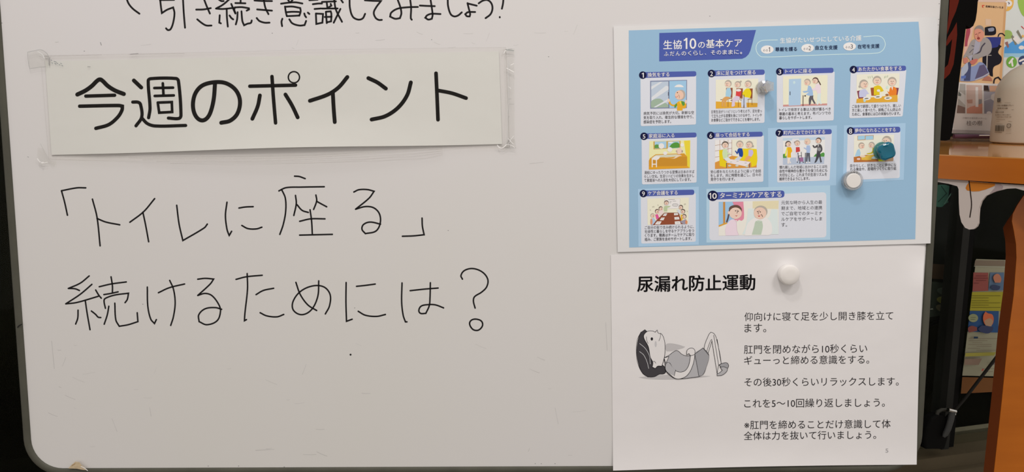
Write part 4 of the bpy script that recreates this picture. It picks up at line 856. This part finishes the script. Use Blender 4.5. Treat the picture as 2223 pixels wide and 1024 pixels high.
ap = [(2000, 380), (2035, 386.5), (2090, 391), (2160, 398), (2223, 402), (2260, 405), (2330, 412), (2330, 470), (2260, 430), (2223, 413.5), (2205, 408.5), (2185, 409.5), (2160, 416), (2140, 425), (2130, 437), (2125, 452), (2123.5, 470), (2123, 485), (2120, 492), (2114, 497), (2104, 498), (2095, 494), (2087, 482), (2083, 465), (2081.5, 440), (2081, 410), (2078, 404), (2060, 399), (2035, 394.5), (2000, 390)]
ap_w = [A0 - e * 0.38 + ep * 0.004 + Vector((0, 0, -TH))] + [Fp(x, y, -0.004) for x, y in ap[1:-1]] + [A0 - e * 0.38 + ep * 0.004 + Vector((0, 0, -TH - 0.006))]
apr = MB().prism(ap_w, ep * 0.005).build('apron', DRIP, table); apr['label'] = 'white scalloped apron with a drip-shaped lobe'
a = Art(lambda x, y, L: Fp(x, y, -0.004 + L), 0.0002, 0.00005)
a.poly([(2106, 393), (2130, 395.5), (2168, 399), (2155, 405), (2140, 411), (2125, 415), (2112, 415.5), (2099, 413), (2096, 408), (2099, 401)], (190, 112, 40))
a.poly([(2160, 398.5), (2172, 399.3), (2178, 404), (2176, 411), (2160, 416), (2148, 420), (2160, 407)], (160, 140, 136))
a.line([(2103.5, 392), (2107, 420), (2109, 445), (2105.5, 471)], 2.4, (42, 30, 26)); a.build('apron_print', PRINT, table)['label'] = 'orange patch and thin black line'
YP = 1.06
pf = [(2330, 415), (2240, 412), (2222, 425), (2208, 446), (2199, 464), (2197, 480), (2201, 500), (2206, 530), (2207, 560), (2201, 640), (2190, 720), (2175, 870), (2158, 1024), (2145, 1160)]
bot = V(2120, 1400, YP); top_ = V(2223, 400, YP)
pl = [V(x, y, YP) for x, y in pf]
b1 = Vector((pl[-1].x - 0.002, YP, 0.0)); b2 = Vector((pl[0].x - 0.01, YP, 0.0))
leg_pts = pl + [b1, b2]
lm = MB().prism(leg_pts, Vector((0, 0.0008, 0))); lg = lm.build('leg', WOOD, table)
n_ = len(leg_pts); fr0 = [q_ + Vector((0, 0.0008, 0)) for q_ in leg_pts]; bk0 = [q_ + Vector((0, 0.0015 if k_ < 5 else (0.010 if k_ == 5 else 0.024), 0)) for k_, q_ in enumerate(leg_pts)]
tr0 = [tuple(t_) for t_ in tessellate_polygon([leg_pts])]
MB().add(fr0 + bk0, tr0 + [(c_ + n_, b_ + n_, a_ + n_) for a_, b_, c_ in tr0] + [(k_, (k_ + 1) % n_, (k_ + 1) % n_ + n_, k_ + n_) for k_ in range(n_)]).build('leg_core', WOODS, table)['label'] = 'dark brown edge of the leg'
for q_ in (P0 + e * 0.05 + ep * 0.05, P0 + e * 0.05 + ep * 0.42, P2 - e * 0.05 - ep * 0.05):
    MB().hexa([Vector((q_.x + sx * .022, q_.y + sy * .022, 0)) for sx, sy in ((-1, -1), (1, -1), (1, 1), (-1, 1))], [Vector((q_.x + sx * .022, q_.y + sy * .022, ZS - TH)) for sx, sy in ((-1, -1), (1, -1), (1, 1), (-1, 1))]).build('leg', WOOD, table)

# ------------------------------------------------------------------ things on the table
YC = 1.36
cl = empty('hanging_cloth', V(2066, 150, YC), 'black cloth hanging beside the whiteboard, printed with dark red streaks', 'cloth')
cp = [(2036, -60), (2127, -60), (2123, 0), (2121, 25), (2118, 44), (2113, 56), (2106, 61.5), (2100, 57), (2097.5, 55), (2095, 75), (2092, 100), (2086, 145), (2083, 170), (2078, 215), (2072, 255), (2066, 290), (2062, 303), (2052, 305.5), (2038, 304), (2025, 300), (2028, 120)]
MB().prism([V(x, y, YC) for x, y in cp], Vector((0, 0.012, 0))).build('cloth_panel', BLACK, cl)
zt_ = V(2066, 305, YC).z
a = Art(lambda x, y, L: V(x, y, YC - L), 0.0006, 0.0001)
for p in ([(2062, -10), (2084, -10), (2081, 5), (2075, 25), (2066, 45), (2056, 75), (2056, 60), (2060, 30)], [(2077, 48), (2078, 75), (2074, 110), (2070, 140), (2062, 160), (2052, 170), (2048, 172), (2050, 148), (2058, 140), (2063, 115), (2067, 85), (2055, 100), (2053, 95), (2058, 80), (2068, 65)]): a.at(0, 0, 1); a.poly(p, None)
a.build('streak_print', RED, cl)['label'] = 'dark red streaks'
# brochures in a clear stand
YB = 1.58
def zat(px, py, Y): return V(px, py, Y)
fb = empty('brochure', V(2115, 300, YB), 'small white brochure with three photos and a care home name, in a clear stand', 'brochure')
def VB(x, y, L): return V(x, y, YB - L)
sheet('cover', lambda x, y, L: V(x, y, YB - L), ((2074, 178), (2170, 182), (2158, 291), (2064, 288)), 6, 4, 0.001, (222, 212, 206), PRINT, fb)
a = Art(lambda x, y, L: V(x, min(y, 245.6 + (x - 2075) * 0.014), YB - L), 0.0002, 0.00003); a.at(2030, 110, 7.876)
a.quad((425, 565), (520, 570), (515, 1140), (370, 1120), (170, 165, 158)); a.quad((525, 585), (800, 590), (808, 1130), (535, 1130), (196, 168, 156)); a.quad((832, 590), (1085, 600), (1030, 1125), (838, 1125), (150, 148, 160))
a.quad((430, 700), (515, 760), (515, 930), (380, 800), (206, 204, 200)); a.poly([(385, 925), (515, 970), (515, 1070), (370, 1065)], (110, 76, 66)); a.poly([(400, 700), (450, 740), (440, 780), (395, 770)], (84, 96, 90)); a.poly([(535, 1000), (600, 960), (808, 900), (808, 1130), (535, 1130)], (192, 118, 90)); a.poly([(540, 840), (640, 830), (640, 900), (560, 900)], (170, 120, 100)); a.quad((690, 620), (735, 620), (740, 960), (690, 960), (214, 206, 200)); a.poly([(745, 830), (800, 830), (800, 900), (745, 920)], (120, 116, 116)); a.quad((832, 590), (905, 595), (930, 700), (832, 690), (62, 48, 44)); a.quad((930, 600), (1085, 600), (1060, 700), (935, 700), (206, 160, 130)); a.spoly([(960, 760), (1040, 720), (1050, 860), (1000, 870), (960, 840)], (196, 186, 180)); a.poly([(840, 860), (960, 830), (1040, 880), (1030, 1060), (850, 1080)], (126, 124, 140)); a.ell(920, 1065, 40, 30, (214, 206, 204)); a.ell(985, 1085, 40, 22, (200, 188, 184)); a.line([(840, 850), (965, 805)], 1.0, (200, 200, 205))
for l in ([(525, 575), (532, 1130)], [(815, 590), (822, 1125)]): a.line(l, 2.0, (226, 216, 210), sm=False)
a.build('photo_print', PRINT, fb)
a = Art(VB, 0.0004, 0.00003); a.at(2030, 220, 7.876)
a.text('介護付き有料老人ホーム', 470, 282, 880, 292, (150, 138, 134)); a.text('桂の樹', 536, 372, 806, 368, (88, 78, 76)); a.build('lettering', PRINT, fb)
sheet('lower_band', lambda x, y, L: V(x, y, YB - 0.0006 - L), ((2067, 281), (2158, 284), (2157, 291), (2066, 289)), 2, 1, 0.0003, (176, 164, 160), PRINT, fb)
std = empty('brochure_stand', V(2112, 306, YB - 0.01), 'clear acrylic brochure stand on the wooden table, holding the brochures', 'stand')
zb = ZS
def stp(px, py, Y): q = V(px, py, Y); return q
xl, xr_ = V(2062, 300, YB).x, V(2150, 300, YB).x
MB().hexa([Vector((xl, YB - 0.035, zb)), Vector((xr_, YB - 0.035, zb)), Vector((xr_, YB + 0.09, zb)), Vector((xl, YB + 0.09, zb))], [Vector((xl, YB - 0.035, zb + .004)), Vector((xr_, YB - 0.035, zb + .004)), Vector((xr_, YB + 0.09, zb + .004)), Vector((xl, YB + 0.09, zb + .004))]).build('stand_base', ACRYL, std)
zt2 = V(2110, 196, YB - 0.012).z
MB().hexa([Vector((xl, YB - 0.012, zb)), Vector((xr_, YB - 0.012, zb)), Vector((xr_, YB - 0.010, zb)), Vector((xl, YB - 0.010, zb))], [Vector((xl, YB - 0.012, zt2)), Vector((xr_, YB - 0.012, zt2)), Vector((xr_, YB - 0.010, zt2)), Vector((xl, YB - 0.010, zt2))]).build('front_pane', ACRYL, std)
pen = empty('pen', V(2120, 303, YB - 0.03), 'purple capped pen lying at the foot of the clear brochure stand', 'pen')
zp = ZS + 0.009
q1_, q2_ = V(2070, 303, YB - 0.025), V(2152, 303, YB - 0.025)
MB().tube([Vector((q1_.x, q1_.y, zp + .001)), Vector((q2_.x, q1_.y, zp + .001))], 0.0045, 10).build('barrel', material('purple_plastic', alb((92, 60, 74)), 0.3, noise=0.2), pen)
MB().tube([Vector((q1_.x + .048, q1_.y - .0055, zp + .003)), Vector((q2_.x - .008, q1_.y - .0055, zp + .003))], 0.0012, 8).build('clip', WHITEP, pen)
tb = empty('brochure', V(2130, 170, YB + 0.05), 'tall beige brochure showing a laughing person in a wheelchair', 'brochure')
YT = YB + 0.05
sheet('cover', lambda x, y, L: V(x, y, YT - L), ((2068, 0), (2183.5, 4.5), (2172, 240), (2050, 236)), 6, 6, 0.0015, (208, 168, 124), PRINT, tb)
a = Art(lambda x, y, L: V(x, y, YT - L), 0.0002, 0.00003); a.at(2030, 0, 7.876)
a.quad((740, -8), (1210, 2), (1205, 38), (735, 35), (206, 176, 158)); a.quad((1190, 45), (1225, 45), (1140, 1380), (1100, 1380), (196, 150, 104)); a.quad((860, 320), (960, 330), (960, 440), (860, 430), (206, 174, 146)); a.quad((545, 450), (660, 450), (560, 950), (490, 950), (210, 168, 150))
a.spoly([(540, 470), (600, 480), (600, 560), (560, 700), (550, 790), (505, 795), (515, 650)], (160, 70, 82))
a.text('医療生協さいたま', 868, 108, 1168, 128, (60, 40, 40), 0.02); a.spoly([(800, 90), (830, 85), (855, 95), (825, 100), (820, 125), (840, 132), (810, 130)], (200, 70, 50))
BKC = (28, 26, 34)
a.spoly([(850, 470), (900, 455), (1000, 450), (1035, 475), (1040, 570), (1000, 600), (850, 605)], BKC); a.spoly([(900, 490), (985, 470), (1010, 490), (1000, 530), (920, 540)], (130, 134, 150)); a.spoly([(860, 635), (1130, 632), (1110, 770), (1060, 900), (950, 850), (920, 700)], (50, 56, 120)); a.line([(1080, 620), (1100, 580), (1150, 575), (1190, 610)], 2.4, BKC)
a.spoly([(950, 830), (1070, 800), (1090, 760), (1140, 790), (1110, 820), (1080, 900), (1140, 980), (1115, 1080), (1000, 1150), (990, 1310), (940, 1290), (880, 1140), (820, 1100), (830, 920)], BKC); a.line([(890, 945), (885, 1160)], 2.4, (170, 160, 150)); a.line([(820, 940), (960, 945)], 1.4, (170, 160, 150)); a.line([(1000, 1450), (1020, 1350), (1080, 1320), (1135, 1380)], 3.0, BKC)
a.spoly([(575, 1150), (700, 1110), (760, 1060), (850, 1100), (930, 1260), (880, 1300), (740, 1360), (600, 1390), (430, 1385), (450, 1150)], (132, 142, 176)); a.spoly([(560, 1070), (620, 1050), (600, 1380), (490, 1380), (520, 1180)], (72, 76, 106)); a.spoly([(450, 1190), (530, 1080), (560, 1070), (560, 1200), (470, 1300), (440, 1300)], (166, 172, 186)); a.poly([(450, 1300), (530, 1290), (520, 1340), (445, 1340)], (90, 110, 170)); a.poly([(760, 1120), (840, 1100), (920, 1260), (680, 1350)], (92, 84, 110)); a.line([(690, 1370), (800, 1320), (920, 1250)], 2.0, (180, 170, 170)); a.spoly([(800, 1370), (880, 1300), (960, 1330), (980, 1385)], (170, 110, 90))
a.spoly([(690, 670), (750, 690), (860, 640), (940, 700), (970, 820), (930, 920), (760, 990), (740, 1010), (590, 1010), (540, 960), (510, 1000), (475, 985), (540, 870), (590, 760), (630, 690)], (150, 142, 138)); a.line([(630, 780), (680, 790), (720, 760)], 2.0, (92, 88, 94)); a.line([(650, 920), (760, 890), (800, 800), (850, 740)], 3.0, (70, 66, 76)); a.line([(590, 900), (640, 850), (690, 830)], 1.6, (96, 92, 98)); a.spoly([(690, 680), (740, 720), (780, 690), (740, 880), (660, 930), (570, 960), (600, 1040), (700, 1010), (620, 1060)], (160, 156, 166))
a.spoly([(480, 990), (540, 990), (570, 1040), (530, 1080), (490, 1080)], (190, 120, 104)); a.spoly([(600, 1050), (640, 1020), (720, 1000), (725, 1040), (660, 1100), (610, 1090)], (186, 108, 96))
a.ell(758, 520, 84, 88, (136, 126, 120), n=24); a.spoly([(670, 560), (680, 510), (740, 490), (810, 520), (838, 580), (820, 650), (770, 715), (720, 700), (680, 640)], (204, 138, 116)); a.ell(742, 655, 26, 22, (140, 60, 56)); a.line([(690, 590), (715, 580)], 1.2, (90, 50, 44)); a.line([(745, 565), (775, 555)], 1.2, (90, 50, 44)); a.line([(735, 580), (728, 625), (745, 625)], 1.0, (160, 90, 76))
a.build('photo_print', PRINT, tb)
# right-hand picture poster
YW = 1.70
wp = empty('picture_poster', V(2210, 100, YW), 'white illustrated poster with green balloons and blue sky behind the cloudy bottle', 'poster')
sheet('cover', lambda x, y, L: V(x, y, YW - L), ((2150, -70), (2330, -70), (2320, 286), (2145, 280)), 4, 4, 0.002, (206, 208, 202), PRINT, wp)
a = Art(lambda x, y, L: V(x, y, YW - L), 0.0003, 0.00005); a.at(2140, 0, 6.83)
a.spoly([(300, 10), (330, -60), (400, -60), (415, 20), (395, 110), (340, 160), (300, 165), (318, 100)], (222, 170, 84)); a.ell(340, 50, 52, 48, (226, 224, 216)); a.line([(332, 35), (352, 48), (340, 62)], 1.4, (40, 44, 80))
a.spoly([(480, -50), (620, -60), (640, 260), (560, 240), (505, 150), (475, 40)], (150, 182, 84)); a.spoly([(280, 460), (320, 445), (375, 465), (395, 510), (385, 560), (330, 575), (275, 575)], (150, 176, 96))
a.poly([(278, 700), (400, 610), (480, 660), (580, 590), (620, 580), (620, 900), (270, 900)], (84, 150, 206)); a.poly([(272, 790), (640, 790), (640, 880), (270, 880)], (150, 188, 216)); a.poly([(268, 850), (640, 850), (640, 1200), (250, 1200)], (206, 204, 198)); a.ell(530, 705, 42, 30, (220, 224, 226))
for p in ([(375, 535), (400, 520), (460, 610), (455, 670), (430, 660)], [(455, 470), (480, 440), (540, 560), (525, 580)]): a.poly(p, (128, 124, 108))
a.poly([(285, 630), (325, 612), (345, 690), (330, 715)], (150, 106, 100)); a.ell(550, 535, 16, 20, (226, 170, 90)); a.line([(530, 390), (566, 425)], 1.6, (196, 60, 64)); a.poly([(400, 575), (450, 520), (520, 600), (470, 650)], (222, 220, 216))
a.ell(383, 920, 80, 86, (112, 164, 70), n=28); a.line([(350, 935), (400, 870)], 4.0, (232, 232, 226)); a.line([(385, 900), (398, 975)], 4.0, (232, 232, 226)); a.ell(560, 905, 78, 80, (62, 74, 106), n=28); a.line([(505, 905), (560, 880)], 4.0, (232, 232, 226)); a.ell(560, 935, 20, 18, (232, 232, 226)); a.build('illustration', PRINT, wp)
MB().tube([Vector((V(2165, 250, YW + .03).x, YW + .02, ZS)), Vector((V(2165, 250, YW).x, YW + .02, ZS + 0.2))], 0.004, 8).build('prop', STEEL, wp)
MB().tube([Vector((V(2300, 250, YW + .03).x, YW + .02, ZS)), Vector((V(2300, 250, YW).x, YW + .02, ZS + 0.2))], 0.004, 8).build('prop', STEEL, wp)
# bottle
YL = 1.46
zc = ZS; bl_ = V(2159, 300, YL).x; rad = 0.066; bc = Vector((bl_ + rad + 0.002, YL, zc))
zsh = V(2168, 197, YL).z - zc; zdm = V(2223, 140, YL).z - zc
bt = empty('spray_refill_bottle', bc, 'large cloudy grey-beige plastic bottle with small printed label text on the table', 'bottle')
MB().lathe(bc, (0, 0, 1), [(rad - .006, 0), (rad - .001, .003), (rad, .008), (rad * .995, zsh * .6), (rad * .975, zsh), (rad * .93, zsh + .012), (rad * .82, zsh + .026), (rad * .66, zsh + .038), (rad * .45, zsh + .047), (rad * .30, zsh + .052), (rad * .27, zsh + .065), (rad * .27, zsh + .08)], 56).build('bottle_body', BOTTLE, bt, True)
MB().lathe(bc + Vector((0, 0, zsh + .078)), (0, 0, 1), [(rad * .3, 0), (rad * .31, .002), (rad * .31, .022), (rad * .28, .024)], 32).build('cap', WHITEP, bt, True)
def cyl(px, py, L):
    r = ray(px, py); o = CAM - bc; rr = rad * 0.998 + 0.0006 + L
    A_ = r.x ** 2 + r.y ** 2; B_ = o.x * r.x + o.y * r.y; C_ = o.x ** 2 + o.y ** 2 - rr * rr; D_ = B_ * B_ - A_ * C_
    if D_ <= 0: D_ = 0
    return CAM + r * ((-B_ - math.sqrt(D_)) / A_)
a = Art(cyl, 0.0, 0.00003); a.at(2150, 180, 7.315); LB = (104, 86, 70)
a.at(2150, 180, 7.315); a.quad((108, 242), (160, 240), (158, 298), (106, 300), (84, 76, 68)); a.text('い', 118, 268, 150, 268, (150, 134, 116), h=36)
a.text('つるつる保湿スプレー', 100, 356, 368, 354, (88, 66, 50), 0.02); a.text('詰め替え用 大容量', 112, 400, 272, 400, (88, 66, 50), 0.02); a.line([(90, 428), (370, 424)], 0.5, LB, sm=False); a.text('使用上の注意', 80, 462, 212, 462, LB, 0.01); a.text('肌に異常がないか確かめて使用する', 78, 505, 318, 505, (110, 88, 68), 0.01); a.text('子供の手の届かない所に置いて保管', 100, 540, 330, 538, (110, 88, 68), 0.01)
for y, x1 in ((315, 320), (580, 230), (610, 340), (650, 190), (735, 330), (760, 325), (797, 330)): a.line([(95 if y < 700 else 245, y), (x1, y)], 0.45, (130, 110, 90), sm=False)
rnd = random.Random(3); x = 75
while x < 215: w_ = rnd.choice((3, 5, 8)); a.quad((x, 672), (x + w_, 672), (x + w_ - 6, 765), (x - 6, 765), (70, 62, 50)); x += w_ + rnd.choice((3, 5, 6))
a.line([(70, 782), (180, 784)], 0.8, (100, 80, 62), sm=False)
a.line([(322, 655), (320, 690), (300, 708), (275, 706), (262, 690)], 1.1, (70, 56, 48)); a.line([(262, 690), (266, 655), (285, 648), (322, 652)], 1.1, (70, 56, 48)); a.text('プラ', 276, 680, 308, 680, (70, 56, 48), 0.02); a.build('label_print', PRINT, bt)

# ================================================================== BEHIND THE WINDOW GLASS
def Wf(o0): return lambda x, y, L: W(x, y, o0 + L)
fl = sheet('flyer', Wf(0.008), ((2119, 562), (2215, 565), (2190, 817), (2089, 815)), 4, 6, 0.001, (158, 152, 126), PRINT)
tag(fl, 'yellow and pink printed flyer taped on the dark window glass', 'flyer')
a = Art(Wf(0.008), 0.001, 0.0003); a.at(2000, 540, 5.122)
a.quad((600, 125), (930, 130), (930, 190), (590, 185), (128, 112, 94)); a.line([(590, 192), (930, 205)], 1.2, (176, 170, 150), sm=False); a.quad((580, 262), (745, 265), (745, 465), (570, 472), (150, 82, 74)); a.quad((765, 262), (920, 262), (915, 460), (745, 462), (96, 116, 138)); a.quad((565, 480), (915, 478), (890, 690), (540, 685), (168, 156, 52)); a.quad((540, 690), (862, 690), (855, 930), (515, 920), (52, 84, 126))
for y, x0, x1 in ((300, 610, 730), (325, 590, 740), (350, 610, 720), (380, 590, 640)): a.line([(x0, y), (x1, y)], 0.8, (96, 44, 44), sm=False)
for y in (520, 545, 575, 600, 625, 652): a.line([(560, y), (750 if y % 2 else 880, y)], 0.8, (92, 84, 34), sm=False)
a.spoly([(800, 320), (820, 285), (860, 280), (890, 330), (880, 375), (820, 375)], (190, 124, 96)); a.spoly([(770, 430), (800, 400), (880, 415), (870, 445), (830, 462)], (64, 72, 96)); a.ell(578, 768, 54, 46, (146, 148, 110)); a.line([(550, 760), (605, 760)], 0.8, (90, 90, 70), sm=False); a.line([(550, 782), (595, 782)], 0.8, (90, 90, 70), sm=False)
a.spoly([(690, 800), (690, 740), (715, 695), (740, 715), (790, 730), (805, 790), (780, 850), (720, 850)], (206, 106, 70)); a.spoly([(700, 800), (760, 770), (800, 800), (780, 860), (720, 860)], (176, 140, 110)); a.spoly([(630, 890), (680, 850), (800, 870), (790, 910), (740, 940), (660, 920)], (62, 68, 96)); a.spoly([(520, 880), (560, 855), (620, 870), (620, 910), (530, 930)], (130, 72, 64)); a.quad((585, 975), (632, 975), (630, 995), (582, 995), (34, 56, 80))
a.at(2000, 720, 6.825)
for y, x0, x1 in ((100, 700, 1140), (130, 700, 980), (158, 760, 900), (188, 700, 1040), (216, 820, 1040), (245, 690, 870), (272, 820, 1100), (380, 660, 870), (545, 900, 1090), (590, 920, 1060)): a.line([(x0, y), (x1, y)], 0.7, (118, 98, 84), sm=False)
a.quad((655, 315), (1110, 300), (1080, 350), (648, 365), (162, 152, 70)); a.quad((645, 400), (900, 395), (850, 490), (635, 490), (140, 116, 98)); a.ell(1068, 463, 26, 28, (124, 110, 106)); a.spoly([(905, 550), (930, 545), (915, 580), (890, 575)], (180, 90, 76)); a.build('flyer_print', PRINT, fl)
brd = sheet('wooden_plank', Wf(0.016), ((2089, 818), (2210, 821), (2200, 848), (2086, 854)), 2, 1, 0.012, (118, 76, 42), PRINT)
tag(brd, 'short brown wooden plank below the flyer on the window', 'plank')
dp = empty('board_reflection', W(2035, 520, -0.06), 'dark green board reflected in the window, built as a dim panel with rounded black edge', 'display board')
pts = [(1960, 380), (2066, 385), (2074, 420), (2075, 560), (2074, 660), (2070, 682), (2060, 692), (2045, 696), (1950, 705)]  # reflection in the glass built as a panel, its dimness put into the colours
MB().prism([W(x, y, -0.06) for x, y in pts], -WN * 0.01).build('panel', material('dim_green_reflection', (0.016, 0.019, 0.015), 0.6, noise=0.4, nscale=9), dp)
a = Art(Wf(-0.06), 0.001, 0.0003); a.at(2010, 330, 4.4507)
a.spoly([(70, 320), (180, 315), (240, 330), (310, 340), (300, 400), (250, 460), (190, 500), (150, 530), (70, 520)], (86, 136, 120)); a.line([(150, 330), (200, 400), (120, 480)], 2.0, (52, 86, 77)); a.line([(240, 320), (225, 470)], 5.0, (21, 27, 24)); a.line([(270, 360), (180, 500)], 2, (136, 179, 161)); a.build('reflected_teal', PRINT, dp)
a = Art(Wf(-0.06), 0.001, 0.0003); a.at(2000, 540, 5.122); a.quad((110, 165), (370, 180), (362, 345), (110, 330), (83, 65, 52)); a.quad((100, 360), (360, 390), (350, 720), (90, 760), (65, 71, 62)); a.ell(270, 478, 98, 42, (99, 108, 96), 14); a.ell(268, 578, 98, 44, (145, 142, 77), 14); a.ell(262, 668, 104, 46, (124, 117, 93), 16); a.line([(220, 570), (300, 590)], 0.8, (93, 93, 46)); a.line([(200, 655), (280, 680)], 0.8, (124, 77, 68)); a.poly([(100, 665), (125, 660), (135, 672), (100, 675)], (170, 170, 155)); a.build('reflected_print', PRINT, dp)
MB().tube([W(x, y, -0.055) for x, y in [(1990, 375), (2050, 377), (2066, 385), (2072, 420), (2074, 480), (2075, 560), (2074, 650), (2070, 680), (2058, 694), (2040, 698), (2022, 704), (1990, 720)]], 0.005, 10).build('black_edge', RUBBER, dp)
MB().tube([W(1975, 715, -0.067), Vector((W(1975, 715, -0.067).x, W(1975, 715, -0.067).y, 0.01))], 0.012, 10).build('leg', RUBBER, dp)
MB().tube([W(1962, 700, -0.067), Vector((W(1962, 700, -0.067).x, W(1962, 700, -0.067).y, 0.01))], 0.012, 10).build('leg', RUBBER, dp)
rod = empty('rod', W(2130, 815, 0.06), 'thin dark diagonal rod in front of the flyer', 'rod')
MB().tube([W(2060, 905, 0.05), W(2092, 868, 0.05), W(2190, 740, 0.05)], 0.0042, 10).build('shaft', material('dark_rod_metal', (0.012, 0.011, 0.008), 0.5, noise=0.3), rod)
MB().lathe(W(2060, 905, 0.05), (W(2092, 868, 0.05) - W(2060, 905, 0.05)), [(0.006, -.01), (0.0075, 0), (0.006, .02)], 12).build('grip', RUBBER, rod, True)
# black bag with a chrome handle, on the step outside
bag = empty('black_bag', W(2036, 972, 0.04), 'black rounded case with a chrome clasp and strap, standing on the window rail', 'bag')
bp_ = [(2008, 975), (2006, 955), (2012, 930), (2022, 908), (2036, 900), (2052, 901), (2062, 912), (2064, 930), (2058, 955), (2052, 975)]
o_ = MB().prism([W(x, y, 0.052) for x, y in bp_], -WN * 0.028).build('bag_body', RUBBER, bag)
bv = o_.modifiers.new('bevel', 'BEVEL'); bv.width = 0.008; bv.segments = 3
MB().tube([W(x, y, 0.058) for x, y in [(2068, 892), (2064, 910), (2058, 930), (2052, 942), (2048, 948)]], [0.008, 0.008, 0.008, 0.007, 0.004], 10).build('strap', material('grey_strap', (0.09, 0.095, 0.095), 0.4, noise=0.2), bag, True)
MB().tube([W(x, y, 0.060) for x, y in [(2058, 889), (2066, 891), (2074, 893)]], 0.0055, 10).build('clasp', CHROME, bag, True)
MB().tube([W(x, y, 0.060) for x, y in [(2066, 897), (2073, 899)]], 0.0035, 10).build('clasp', CHROME, bag, True)
MB().tube([W(x, y, 0.045) for x, y in [(2034, 901), (2036, 893), (2044, 889), (2056, 889)]], 0.005, 10).build('handle', material('dull_handle', (0.06, 0.06, 0.05), 0.5, noise=0.2), bag, True)
for o in list(bpy.data.objects):
    if o.type == 'MESH' and not o.data.vertices: bpy.data.objects.remove(o)
